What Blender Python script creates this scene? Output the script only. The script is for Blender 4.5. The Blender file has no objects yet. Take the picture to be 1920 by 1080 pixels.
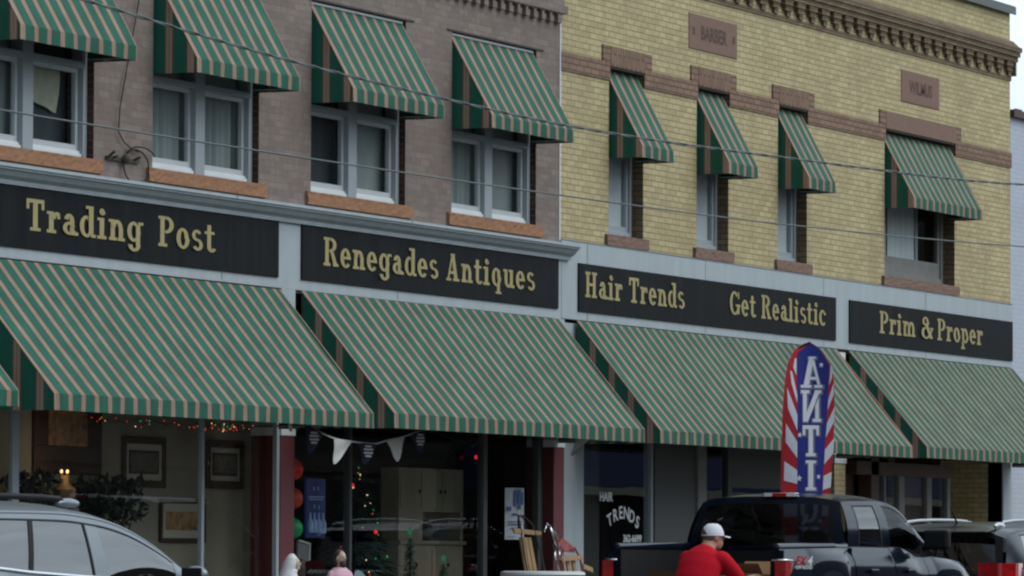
import bpy, bmesh, math, random
from mathutils import Vector, Matrix
random.seed(7)
C = bpy.context.scene
COL = C.collection
R = math.radians

# ------------------------------------------------------------------ camera
AL, PH, RO = R(24.7956), R(3.0898), R(0.2502)
fw = Vector((math.cos(AL)*math.cos(PH), math.sin(AL)*math.cos(PH), math.sin(PH)))
r0 = Vector((math.sin(AL), -math.cos(AL), 0)); u0 = r0.cross(fw)
rt = r0*math.cos(RO)+u0*math.sin(RO); up = u0*math.cos(RO)-r0*math.sin(RO)
cd = bpy.data.cameras.new('camera'); cam = bpy.data.objects.new('camera', cd); COL.objects.link(cam)
mw = Matrix.Identity(4)
for i in range(3):
    mw[i][0] = rt[i]; mw[i][1] = up[i]; mw[i][2] = -fw[i]
mw[0][3], mw[1][3], mw[2][3] = 0.0, -23.0, 1.25
cam.matrix_world = mw
cd.sensor_width = 36; cd.lens = 36*9500/1920; cd.clip_start = 0.5; cd.clip_end = 2000
C.camera = cam

# ------------------------------------------------------------------ light
SUN_AZ, SUN_EL = R(-74), R(46)          # azimuth from +x towards +y
sd = Vector((math.cos(SUN_AZ)*math.cos(SUN_EL), math.sin(SUN_AZ)*math.cos(SUN_EL), math.sin(SUN_EL)))
w = bpy.data.worlds.new('World'); C.world = w; w.use_nodes = True
nt = w.node_tree; bg = nt.nodes['Background']
sky = nt.nodes.new('ShaderNodeTexSky'); sky.sky_type = 'NISHITA'; sky.sun_disc = False
sky.sun_elevation = SUN_EL; sky.sun_rotation = math.pi/2-SUN_AZ
sky.air_density = 1.0; sky.dust_density = 1.0; sky.ozone_density = 1.0
bg.inputs[1].default_value = 0.05*.7; nt.links.new(sky.outputs[0], bg.inputs[0])
# cloud deck: pale, broken into soft patches, brightest round the hidden sun
tc = nt.nodes.new('ShaderNodeTexCoord'); dp = nt.nodes.new('ShaderNodeVectorMath'); dp.operation = 'DOT_PRODUCT'
nt.links.new(tc.outputs['Generated'], dp.inputs[0]); dp.inputs[1].default_value = Vector((.72, -.62, .30)).normalized()
cn = nt.nodes.new('ShaderNodeTexNoise'); cn.inputs['Scale'].default_value = 9; cn.inputs['Detail'].default_value = 6
mp = nt.nodes.new('ShaderNodeMapping'); mp.inputs['Scale'].default_value = (1, 1, 3); nt.links.new(tc.outputs['Generated'], mp.inputs[0]); nt.links.new(mp.outputs[0], cn.inputs['Vector'])
mr = nt.nodes.new('ShaderNodeMapRange'); nt.links.new(dp.outputs['Value'], mr.inputs[0]); mr.inputs[1].default_value = -.8; mr.inputs[2].default_value = .9; mr.inputs[3].default_value = .03; mr.inputs[4].default_value = .66
ml = nt.nodes.new('ShaderNodeMath'); ml.operation = 'MULTIPLY_ADD'; nt.links.new(cn.outputs['Fac'], ml.inputs[0]); ml.inputs[1].default_value = 1.1; ml.inputs[2].default_value = .45
m3 = nt.nodes.new('ShaderNodeMath'); m3.operation = 'MULTIPLY'; nt.links.new(mr.outputs[0], m3.inputs[0]); nt.links.new(ml.outputs[0], m3.inputs[1])
b2 = nt.nodes.new('ShaderNodeBackground'); b2.inputs[0].default_value = (.83, .93, 1.0, 1); nt.links.new(m3.outputs[0], b2.inputs[1])
ad = nt.nodes.new('ShaderNodeAddShader'); nt.links.new(bg.outputs[0], ad.inputs[0]); nt.links.new(b2.outputs[0], ad.inputs[1]); nt.links.new(ad.outputs[0], nt.nodes['World Output'].inputs[0])
sl = bpy.data.lights.new('sun', 'SUN'); so = bpy.data.objects.new('sun', sl); COL.objects.link(so)
sl.energy = 0.7; sl.angle = R(42); sl.color = (1, .97, .92)
so.rotation_mode = 'QUATERNION'; so.rotation_quaternion = sd.to_track_quat('Z', 'Y'); so.location = (30, -40, 40)
C.view_settings.view_transform = 'Standard'; C.view_settings.look = 'None'
C.view_settings.exposure = 0.75; C.view_settings.gamma = 1; C.view_settings.use_curve_mapping = False
C.cycles.filter_width = 2.3; C.cycles.max_bounces = 10; C.cycles.transparent_max_bounces = 16

# ------------------------------------------------------------------ mesh helper
class MB:
    def __init__(s): s.v = []; s.f = []
    def add(s, pts, faces):
        b = len(s.v); s.v += [tuple(p) for p in pts]; s.f += [tuple(b+i for i in f) for f in faces]; return s
    def poly(s, pts): return s.add(pts, [tuple(range(len(pts)))])
    def box(s, x0, x1, y0, y1, z0, z1):
        return s.add([(x0,y0,z0),(x1,y0,z0),(x1,y1,z0),(x0,y1,z0),(x0,y0,z1),(x1,y0,z1),(x1,y1,z1),(x0,y1,z1)],
            [(0,3,2,1),(4,5,6,7),(0,1,5,4),(1,2,6,5),(2,3,7,6),(3,0,4,7)])
    def prism(s, pts, d):                       # pts: planar 3-D polygon, d: extrusion vector
        n = len(pts); d = Vector(d); a = [Vector(p) for p in pts]; b = [p+d for p in a]
        return s.add(a+b, [tuple(range(n-1,-1,-1)), tuple(range(n,2*n))]+[(i,(i+1)%n,n+(i+1)%n,n+i) for i in range(n)])
    def grid(s, fn, nu, nv):                    # fn(u,v) with u,v in 0..1
        pts = [fn(i/nu, j/nv) for j in range(nv+1) for i in range(nu+1)]
        return s.add(pts, [(j*(nu+1)+i, j*(nu+1)+i+1, (j+1)*(nu+1)+i+1, (j+1)*(nu+1)+i) for j in range(nv) for i in range(nu)])
    def tube(s, path, r, n=8, caps=True):
        P = [Vector(p) for p in path]; m = len(P); rr = r if isinstance(r, (list, tuple)) else [r]*m
        rings = []; ref = None
        for i in range(m):
            t = (P[min(i+1,m-1)]-P[max(i-1,0)]).normalized()
            if ref is None: ref = Vector((0,0,1)) if abs(t.z) < .9 else Vector((1,0,0))
            a = t.cross(ref).normalized(); b = a.cross(t).normalized(); ref = b
            rings.append([P[i]+a*math.cos(2*math.pi*k/n)*rr[i]+b*math.sin(2*math.pi*k/n)*rr[i] for k in range(n)])
        fs = [(i*n+k, i*n+(k+1)%n, (i+1)*n+(k+1)%n, (i+1)*n+k) for i in range(m-1) for k in range(n)]
        if caps: fs += [tuple(range(n-1,-1,-1)), tuple(range((m-1)*n, m*n))]
        return s.add([p for q in rings for p in q], fs)
    def bar(s, a, b, r, n=8): return s.tube([a, b], r, n)
    def loft(s, rings, caps=True):              # rings: list of equal length closed loops
        n = len(rings[0]); m = len(rings)
        fs = [(i*n+k, i*n+(k+1)%n, (i+1)*n+(k+1)%n, (i+1)*n+k) for i in range(m-1) for k in range(n)]
        if caps: fs += [tuple(range(n-1,-1,-1)), tuple(range((m-1)*n, m*n))]
        return s.add([p for q in rings for p in q], fs)
    def ball(s, c, r, nu=12, nv=8):
        if not isinstance(r, (list, tuple)): r = (r, r, r)
        return s.loft([[(c[0]+r[0]*math.sin(t)*math.cos(p), c[1]+r[1]*math.sin(t)*math.sin(p), c[2]-r[2]*math.cos(t))
                for p in [2*math.pi*k/nu for k in range(nu)]] for t in [max(.02, math.pi*j/nv) if j < nv else math.pi-.02 for j in range(nv+1)]])
    def lathe(s, c, prof, n=20, axis='z'):      # prof: (radius, along)
        def p(r, h, a):
            q = (r*math.cos(a), r*math.sin(a), h)
            if axis == 'y': q = (q[0], q[2], -q[1])
            if axis == 'x': q = (q[2], q[0], q[1])
            return (c[0]+q[0], c[1]+q[1], c[2]+q[2])
        return s.loft([[p(max(r,1e-4), h, 2*math.pi*k/n) for k in range(n)] for r, h in prof])
    def build(s, name, mat, parent=None, smooth=False, bevel=0, fix=True, mod=None):
        me = bpy.data.meshes.new(name); me.from_pydata(s.v, [], s.f)
        bm = bmesh.new(); bm.from_mesh(me)
        if fix: bmesh.ops.recalc_face_normals(bm, faces=bm.faces)
        if smooth:
            for f in bm.faces: f.smooth = True
        bm.to_mesh(me); bm.free()
        if isinstance(mat, (list, tuple)):
            for q in mat: me.materials.append(q)
        else: me.materials.append(mat)
        o = bpy.data.objects.new(name, me); COL.objects.link(o)
        if smooth == 'auto':
            try: me.set_sharp_from_angle(angle=R(40))
            except Exception: pass
        if bevel:
            b = o.modifiers.new('bevel', 'BEVEL'); b.width = bevel; b.segments = 2; b.limit_method = 'ANGLE'
        if parent is not None:
            o.parent = parent
        return o

def node(name, label, cat, loc=(0,0,0), group=None, rz=0):
    o = bpy.data.objects.new(name, None); COL.objects.link(o); o.location = loc; o.rotation_euler = (0,0,rz); o.empty_display_size = .2
    o['label'] = label; o['category'] = cat
    if group: o['group'] = group
    return o
def tag(o, label, cat, group=None):
    o['label'] = label; o['category'] = cat
    if group: o['group'] = group
    return o
def struct(o): o['kind'] = 'structure'; return o
def remesh(mb, voxel, smooth=2):
    """one continuous watertight skin out of overlapping closed shapes"""
    me = bpy.data.meshes.new('tmp'); me.from_pydata(mb.v, [], mb.f)
    bm = bmesh.new(); bm.from_mesh(me); bmesh.ops.recalc_face_normals(bm, faces=bm.faces); bm.to_mesh(me); bm.free()
    o = bpy.data.objects.new('tmp', me); COL.objects.link(o)
    r = o.modifiers.new('r', 'REMESH'); r.mode = 'VOXEL'; r.voxel_size = voxel
    if smooth:
        k = o.modifiers.new('s', 'SMOOTH'); k.factor = .6; k.iterations = smooth
    dg = bpy.context.evaluated_depsgraph_get(); dg.update()
    m2 = bpy.data.meshes.new_from_object(o.evaluated_get(dg))
    out = MB(); out.v = [tuple(v.co) for v in m2.vertices]; out.f = [tuple(p.vertices) for p in m2.polygons]
    bpy.data.objects.remove(o); bpy.data.meshes.remove(me); bpy.data.meshes.remove(m2)
    return out

# ------------------------------------------------------------------ materials
def mnew(name):
    m = bpy.data.materials.new(name); m.use_nodes = True
    return m, m.node_tree.nodes, m.node_tree.links, m.node_tree.nodes['Principled BSDF']
def mth(n, l, op, a, b=None, c=None):
    q = n.new('ShaderNodeMath'); q.operation = op
    for i, x in enumerate((a, b, c)):
        if x is None: continue
        if isinstance(x, (int, float)): q.inputs[i].default_value = x
        else: l.new(x, q.inputs[i])
    return q.outputs[0]
def mixc(n, l, f, a, b, blend='MIX'):
    q = n.new('ShaderNodeMix'); q.data_type = 'RGBA'; q.blend_type = blend
    for i, x in ((0, f), (6, a), (7, b)):
        if isinstance(x, (int, float)): q.inputs[i].default_value = x
        elif isinstance(x, tuple): q.inputs[i].default_value = x if len(x) == 4 else x+(1,)
        else: l.new(x, q.inputs[i])
    return q.outputs[2]
def ramp(n, l, f, stops):
    q = n.new('ShaderNodeValToRGB'); e = q.color_ramp.elements
    while len(e) < len(stops): e.new(.5)
    for i, (p, c) in enumerate(stops): e[i].position = p; e[i].color = c if len(c) == 4 else tuple(c)+(1,)
    l.new(f, q.inputs[0]); return q.outputs[0]
def noise(n, l, scale, vec=None, detail=4, rough=.55):
    q = n.new('ShaderNodeTexNoise'); q.inputs['Scale'].default_value = scale; q.inputs['Detail'].default_value = detail; q.inputs['Roughness'].default_value = rough
    if vec is not None: l.new(vec, q.inputs['Vector'])
    return q.outputs['Fac']
def scalev(n, l, v, s):
    q = n.new('ShaderNodeMapping'); q.inputs['Scale'].default_value = s; l.new(v, q.inputs['Vector']); return q.outputs[0]
def objc(n): return n.new('ShaderNodeTexCoord').outputs['Object']
def sc(c, k): return tuple(min(1, x*k) for x in c)
def M(name, col, rough=.6, metal=0, var=.18, scale=5, bump=0, spec=.5, coat=0, stretch=None, emit=0):
    m, n, l, p = mnew(name)
    v = objc(n)
    if stretch: v = scalev(n, l, v, stretch)
    f = noise(n, l, scale, v, 6)
    c = ramp(n, l, f, [(.25, sc(col, 1-var)), (.75, sc(col, 1+var))])
    l.new(c, p.inputs['Base Color'])
    p.inputs['Roughness'].default_value = rough; p.inputs['Metallic'].default_value = metal
    p.inputs['Specular IOR Level'].default_value = spec; p.inputs['Coat Weight'].default_value = coat; p.inputs['Coat Roughness'].default_value = .04
    if rough > .15 and var > 0:
        l.new(mth(n, l, 'MULTIPLY_ADD', f, .25*rough, rough*.87), p.inputs['Roughness'])
    if bump:
        b = n.new('ShaderNodeBump'); b.inputs['Strength'].default_value = bump; b.inputs['Distance'].default_value = .01
        l.new(noise(n, l, scale*6, v, 5), b.inputs['Height']); l.new(b.outputs[0], p.inputs['Normal'])
    if emit:
        p.inputs['Emission Color'].default_value = tuple(col)+(1,); p.inputs['Emission Strength'].default_value = emit
    return m
def brick(name, c1, c2, mortar, tint, bw=.207, bh=.0672, ms=.007, wave=0., vert=False, contrast=.5, bias=0., bumps=.6, stain=.35):
    m, n, l, p = mnew(name)
    v = objc(n); s = n.new('ShaderNodeSeparateXYZ'); l.new(v, s.inputs[0])
    g = n.new('ShaderNodeNewGeometry'); s2 = n.new('ShaderNodeSeparateXYZ'); l.new(g.outputs['True Normal'], s2.inputs[0])
    side = mth(n, l, 'GREATER_THAN', mth(n, l, 'ABSOLUTE', s2.outputs[0]), .6)
    mx = n.new('ShaderNodeMix'); l.new(side, mx.inputs[0]); l.new(s.outputs[0], mx.inputs[2]); l.new(s.outputs[1], mx.inputs[3])
    u = mx.outputs[0]; z = s.outputs[2]
    if wave:
        z = mth(n, l, 'ADD', z, mth(n, l, 'MULTIPLY', mth(n, l, 'SUBTRACT', noise(n, l, 3.5, v, 2), .5), wave))
    cv = n.new('ShaderNodeCombineXYZ')
    l.new(z if vert else u, cv.inputs[0]); l.new(u if vert else z, cv.inputs[1])
    b = n.new('ShaderNodeTexBrick'); l.new(cv.outputs[0], b.inputs['Vector'])
    b.inputs['Scale'].default_value = 1; b.inputs['Brick Width'].default_value = bw; b.inputs['Row Height'].default_value = bh
    b.inputs['Mortar Size'].default_value = ms; b.inputs['Mortar Smooth'].default_value = .25; b.inputs['Bias'].default_value = bias
    b.inputs['Color1'].default_value = c1+(1,); b.inputs['Color2'].default_value = c2+(1,); b.inputs['Mortar'].default_value = mortar+(1,)
    f = noise(n, l, .8, v, 6, .65)
    f2 = noise(n, l, 14, v, 5, .7)
    vs = scalev(n, l, v, (5, 5, .5)); f3 = noise(n, l, 1.0, vs, 4)
    c = mixc(n, l, ramp(n, l, f, [(.42, (0,0,0)), (.68, (stain,)*3)]), b.outputs['Color'], tint)
    c = mixc(n, l, ramp(n, l, f3, [(.5, (0,0,0)), (.8, (stain*.7,)*3)]), c, sc(tint, .75))
    c = mixc(n, l, contrast, c, ramp(n, l, f2, [(.25, (.55,.55,.55)), (.75, (1.15,1.15,1.15))]), 'MULTIPLY')
    l.new(c, p.inputs['Base Color']); p.inputs['Roughness'].default_value = .88; p.inputs['Specular IOR Level'].default_value = .25
    bp = n.new('ShaderNodeBump'); bp.inputs['Strength'].default_value = bumps; bp.inputs['Distance'].default_value = .012
    h = mth(n, l, 'SUBTRACT', mth(n, l, 'MULTIPLY', f2, .35), b.outputs['Fac'])
    l.new(h, bp.inputs['Height']); l.new(bp.outputs[0], p.inputs['Normal'])
    return m
def awning_mat(name, green, tan, brown, period=.232):
    m, n, l, p = mnew(name)
    v = objc(n); s = n.new('ShaderNodeSeparateXYZ'); l.new(v, s.inputs[0])
    g = n.new('ShaderNodeNewGeometry'); s2 = n.new('ShaderNodeSeparateXYZ'); l.new(g.outputs['True Normal'], s2.inputs[0])
    side = mth(n, l, 'GREATER_THAN', mth(n, l, 'ABSOLUTE', s2.outputs[0]), .7)
    mx = n.new('ShaderNodeMix'); l.new(side, mx.inputs[0]); l.new(s.outputs[0], mx.inputs[2]); l.new(s.outputs[1], mx.inputs[3])
    u = mth(n, l, 'ADD', mx.outputs[0], -.040)
    fr = mth(n, l, 'FRACT', mth(n, l, 'ADD', mth(n, l, 'DIVIDE', u, period), .5))
    d = mth(n, l, 'MULTIPLY', mth(n, l, 'ABSOLUTE', mth(n, l, 'SUBTRACT', fr, .5)), period)      # metres from stripe centre
    # centre line, tan, edge line, green
    c = ramp(n, l, mth(n, l, 'MULTIPLY', d, 10), [(0, sc(brown,1.7)), (.022, sc(brown,1.7)), (.04, tan), (.33, tan), (.355, brown), (.43, brown), (.455, green)])
    c.node.color_ramp.interpolation = 'LINEAR'
    f = noise(n, l, 3, v, 5); c = mixc(n, l, 1., c, ramp(n, l, f, [(.3, (.80,)*3), (.7, (1.08,)*3)]), 'MULTIPLY')
    vs = scalev(n, l, v, (9, 9, .8)); c = mixc(n, l, .7, c, ramp(n, l, noise(n, l, 1, vs, 4), [(.35, (1,1,1)), (.75, (.68,.68,.64))]), 'MULTIPLY')
    l.new(c, p.inputs['Base Color']); p.inputs['Roughness'].default_value = .8; p.inputs['Specular IOR Level'].default_value = .3
    bp = n.new('ShaderNodeBump'); bp.inputs['Strength'].default_value = .35; bp.inputs['Distance'].default_value = .05
    l.new(noise(n, l, 1.6, scalev(n, l, v, (1.2, 1, .45)), 3), bp.inputs['Height']); l.new(bp.outputs[0], p.inputs['Normal'])
    return m
def glass(name, tint=(.75,.8,.8), refl=1.0, rough=0.0, ior=1.5):
    m, n, l, p = mnew(name); n.remove(p); out = n['Material Output']
    t = n.new('ShaderNodeBsdfTransparent'); t.inputs[0].default_value = tint+(1,)
    gl = n.new('ShaderNodeBsdfGlossy'); gl.inputs['Roughness'].default_value = rough
    fr = n.new('ShaderNodeFresnel'); bf = n.new('ShaderNodeNewGeometry')
    l.new(mth(n, l, 'MULTIPLY_ADD', bf.outputs['Backfacing'], 1/ior-ior, ior), fr.inputs[0])
    bp = n.new('ShaderNodeBump'); bp.inputs['Strength'].default_value = .025; bp.inputs['Distance'].default_value = .02
    l.new(noise(n, l, 1.5, objc(n), 2), bp.inputs['Height']); l.new(bp.outputs[0], gl.inputs['Normal'])
    mx = n.new('ShaderNodeMixShader'); l.new(mth(n, l, 'MULTIPLY', fr.outputs[0], refl), mx.inputs[0]); l.new(t.outputs[0], mx.inputs[1]); l.new(gl.outputs[0], mx.inputs[2])
    l.new(mx.outputs[0], out.inputs[0]); return m

mt = {}
mt['taupe'] = brick('taupe painted brick', (.205,.166,.145), (.275,.23,.198), (.19,.16,.142), (.155,.122,.11), bw=.207, bh=.0672, ms=.005, wave=.03, contrast=.5, bias=-.2, bumps=.35)
mt['taupe_reveal'] = brick('shade darkened brick', (.055,.032,.025), (.10,.05,.038), (.12,.10,.09), (.05,.03,.025), bumps=.6)  # window reveals: their shade is put into this dark colour
mt['yellow'] = brick('buff brick', (.55,.475,.265), (.42,.355,.19), (.275,.23,.14), (.32,.265,.155), ms=.007, contrast=.55, bias=-.2, bumps=.5, stain=.5)
mt['brown'] = brick('brown brick', (.29,.19,.13), (.225,.14,.10), (.10,.075,.06), (.17,.115,.085), ms=.008, contrast=.5, stain=.3)
mt['soldier'] = brick('soldier course brick', (.29,.19,.13), (.225,.14,.10), (.09,.065,.05), (.17,.115,.085), bw=.25, bh=.066, ms=.008, vert=True, contrast=.5, stain=.3)
mt['dentil'] = brick('stained cornice and shaded reveal brick', (.235,.18,.105), (.165,.12,.075), (.09,.07,.05), (.11,.08,.055), ms=.008, contrast=.55)
mt['sandstone'] = M('orange sandstone', (.31,.165,.095), .9, var=.13, scale=16, bump=.9, spec=.2)
mt['brownstone'] = M('brown sandstone', (.215,.14,.112), .9, var=.1, scale=14, bump=.7, spec=.2)
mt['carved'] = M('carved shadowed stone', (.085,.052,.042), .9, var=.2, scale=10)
mt['fascia'] = M('pale blue grey paint', (.34,.395,.42), .6, var=.1, scale=2.2, stretch=(3,3,.5), bump=.05)
mt['fascia_dark'] = M('seam grey', (.16,.18,.19), .7)
mt['white'] = M('white paint', (.66,.70,.71), .5, var=.06, scale=3)
mt['sash'] = M('pale sash paint', (.46,.50,.52), .5, var=.06)
mt['frame'] = M('grey blue window paint', (.30,.345,.37), .55, var=.08, scale=3)
mt['signblack'] = M('black sign board', (.007,.009,.0105), .6, var=.8, scale=1.6, stretch=(4,1,.3), spec=.09)
mt['gold'] = M('gold lettering', (.335,.28,.115), .55, var=.12, scale=8)
mt['awning'] = awning_mat('striped awning canvas', (.014,.118,.080), (.33,.25,.19), (.17,.055,.033))
mt['binding'] = M('tan binding', (.42,.29,.22), .8)
mt['steel'] = M('galvanised tube', (.25,.26,.27), .45, metal=.8, var=.1)
mt['maroon'] = M('maroon paint', (.115,.022,.028), .55, var=.12, scale=4)
mt['glass'] = glass('window glass', (.86,.9,.9), 1.0)
mt['shopglass'] = glass('shop glass', (.86,.9,.9), 1.0)
mt['curtain'] = M('sheer curtain', (.33,.37,.36), .9, var=.08, scale=3)
mt['darkcurtain'] = M('dark curtain', (.05,.06,.065), .9, var=.2)
mt['blind'] = M('grey blind', (.62,.65,.68), .8, var=.05)
mt['cream_mottle'] = M('cream mottle', (.52,.50,.38), .9, var=.15, scale=12)  # canopy valance cloth; also paints the upstairs window reflection
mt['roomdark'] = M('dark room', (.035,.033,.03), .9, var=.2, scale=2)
mt['shopwall'] = M('beige plaster', (.33,.29,.22), .85, var=.12, scale=2)
mt['woodfloor'] = M('wood floor', (.12,.07,.04), .5, var=.3, scale=3, stretch=(.5,6,1))
mt['metalcoping'] = M('dark coping', (.06,.07,.07), .5, var=.2)
mt['asphalt'] = M('asphalt', (.05,.05,.052), .9, var=.3, scale=4, bump=.5)
mt['concrete'] = M('concrete', (.30,.29,.27), .9, var=.15, scale=2, bump=.3)
mt['paint_line'] = M('road paint', (.7,.7,.68), .7, var=.2)
mt['whitebrick'] = brick('white painted brick', (.46,.51,.58), (.43,.48,.55), (.39,.43,.49), (.40,.44,.50), contrast=.15, stain=.25, bumps=.2)
mt['cable'] = M('grey cable', (.085,.105,.10), .5, var=.15)
mt['rust'] = M('rusty iron', (.045,.04,.032), .8, var=.4, scale=20)
mt['black'] = M('black plastic', (.009,.009,.010), .65, var=.1, spec=.25)
mt['rubber'] = M('tyre rubber', (.018,.018,.018), .85, var=.15)
mt['alloy'] = M('alloy', (.5,.51,.52), .3, metal=.9, var=.05)
mt['chrome'] = M('chrome', (.8,.82,.84), .1, metal=1, var=0)
mt['silver'] = M('silver car paint', (.165,.195,.215), .34, metal=.4, var=.02, coat=.4)
mt['navy'] = M('dark navy car paint', (.004,.007,.015), .13, var=.02, spec=.16)
mt['charcoal'] = M('charcoal car paint', (.016,.020,.028), .2, metal=.2, var=.02)
mt['carglass'] = glass('car side glass', (.14,.165,.165), 2.3, ior=1.55)
mt['truckglass'] = glass('truck side glass', (.14,.16,.165), 1.25, ior=1.55)
mt['tint'] = glass('tinted rear glass', (.20,.21,.22), .5)
mt['interior'] = M('car interior', (.03,.03,.032), .8)
mt['redlens'] = M('red lamp lens', (.42,.010,.014), .15, var=.45, scale=5, coat=.6, stretch=(1,1,3))
mt['clearlens'] = M('clear lamp lens', (.75,.78,.78), .12, var=.1, coat=1)
mt['skin'] = M('skin', (.46,.25,.18), .6, var=.08, scale=20)
mt['redcloth'] = M('red cotton shirt', (.50,.008,.022), .9, var=.1, scale=4, bump=.2, spec=.15)
mt['capwhite'] = M('white cap cloth', (.72,.73,.80), .85, var=.05, scale=10)
mt['denim'] = M('denim', (.05,.07,.12), .9)
mt['hair'] = M('grey brown hair', (.12,.09,.07), .9)
mt['cardboard'] = M('cardboard', (.30,.17,.08), .85, var=.15)
mt['wood'] = M('worn wood', (.33,.21,.10), .7, var=.3, scale=4, stretch=(8,8,1))
mt['darkwood'] = M('dark wood', (.06,.03,.017), .6, var=.3, scale=5)
mt['cream'] = M('cream cabinet paint', (.30,.255,.17), .6, var=.1)
mt['leaf'] = M('dark leaf', (.008,.017,.009), .7, var=.5, scale=20)
mt['fir'] = M('fir green', (.012,.06,.035), .8, var=.5, scale=20)
mt['flagred'] = M('flag red', (.52,.02,.035), .75, var=.08)
mt['flagblue'] = M('flag blue', (.018,.03,.25), .75, var=.08)
mt['flagwhite'] = M('flag white', (.78,.78,.86), .75, var=.05)
mt['flaggrey'] = M('flag letter outline', (.16,.17,.26), .8)
mt['navycloth'] = M('navy cloth', (.012,.014,.045), .85)
mt['pennant'] = M('white pennant cloth', (.55,.56,.54), .85, var=.06)
mt['robewhite'] = M('white glazed robe', (.66,.66,.66), .45, var=.05)
mt['robepink'] = M('pink glazed robe', (.62,.36,.44), .5, var=.12, scale=3)
mt['beard'] = M('brown painted hair', (.07,.035,.025), .6)
mt['statueskin'] = M('painted face', (.52,.40,.30), .5, var=.1)
mt['paper'] = M('white poster paper', (.58,.62,.66), .8, var=.05)
mt['blueprint'] = M('blue print', (.10,.16,.36), .7)
mt['signnavy'] = M('blue beer sign', (.008,.012,.06), .5, emit=.25)
mt['signbottle'] = M('pale blue bottle', (.25,.36,.60), .4, emit=.03)
def lamp_mat(name, col, e): return M(name, col, .4, var=0, emit=e)
mt['bulb_w'] = lamp_mat('warm bulb', (1.,.70,.35), .8)
mt['bulb_r'] = lamp_mat('red bulb', (1.,.03,.04), .45)
mt['bulb_g'] = lamp_mat('green bulb', (.05,.9,.2), .30)
mt['bulb_o'] = lamp_mat('orange bulb', (1.,.25,.05), .40)
mt['lantern_r'] = M('red lantern', (.6,.012,.02), .4, emit=.03)
mt['lantern_o'] = M('orange lantern', (.5,.05,.02), .4, emit=.02)
mt['lantern_g'] = M('green lantern', (.01,.28,.10), .4, emit=.03)
mt['clothblue'] = M('blue canvas', (.03,.045,.14), .8)
mt['redbrick'] = brick('brown brick facade', (.10,.085,.075), (.075,.065,.06), (.10,.09,.08), (.06,.055,.05))
mt['picture_dark'] = M('dark oil painting', (.09,.05,.025), .6, var=.8, scale=7)
mt['picture_warm'] = M('still life painting', (.36,.20,.09), .6, var=.8, scale=10)
mt['mat'] = M('picture mat board', (.50,.46,.36), .8, var=.05)
mt['picture_grey'] = M('print', (.13,.12,.10), .7, var=.6, scale=16)
mt['reveal_y'] = mt['yellow']
mt['redchip'] = M('chipped red paint', (.30,.07,.06), .7, var=.5, scale=25)
mt['bluegrey'] = M('blue grey plastic', (.20,.26,.30), .5)
mt['greypanel'] = M('dark grey panel', (.06,.065,.065), .7, var=.1)
mt['greypost'] = M('mid grey post', (.17,.175,.165), .7)

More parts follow.
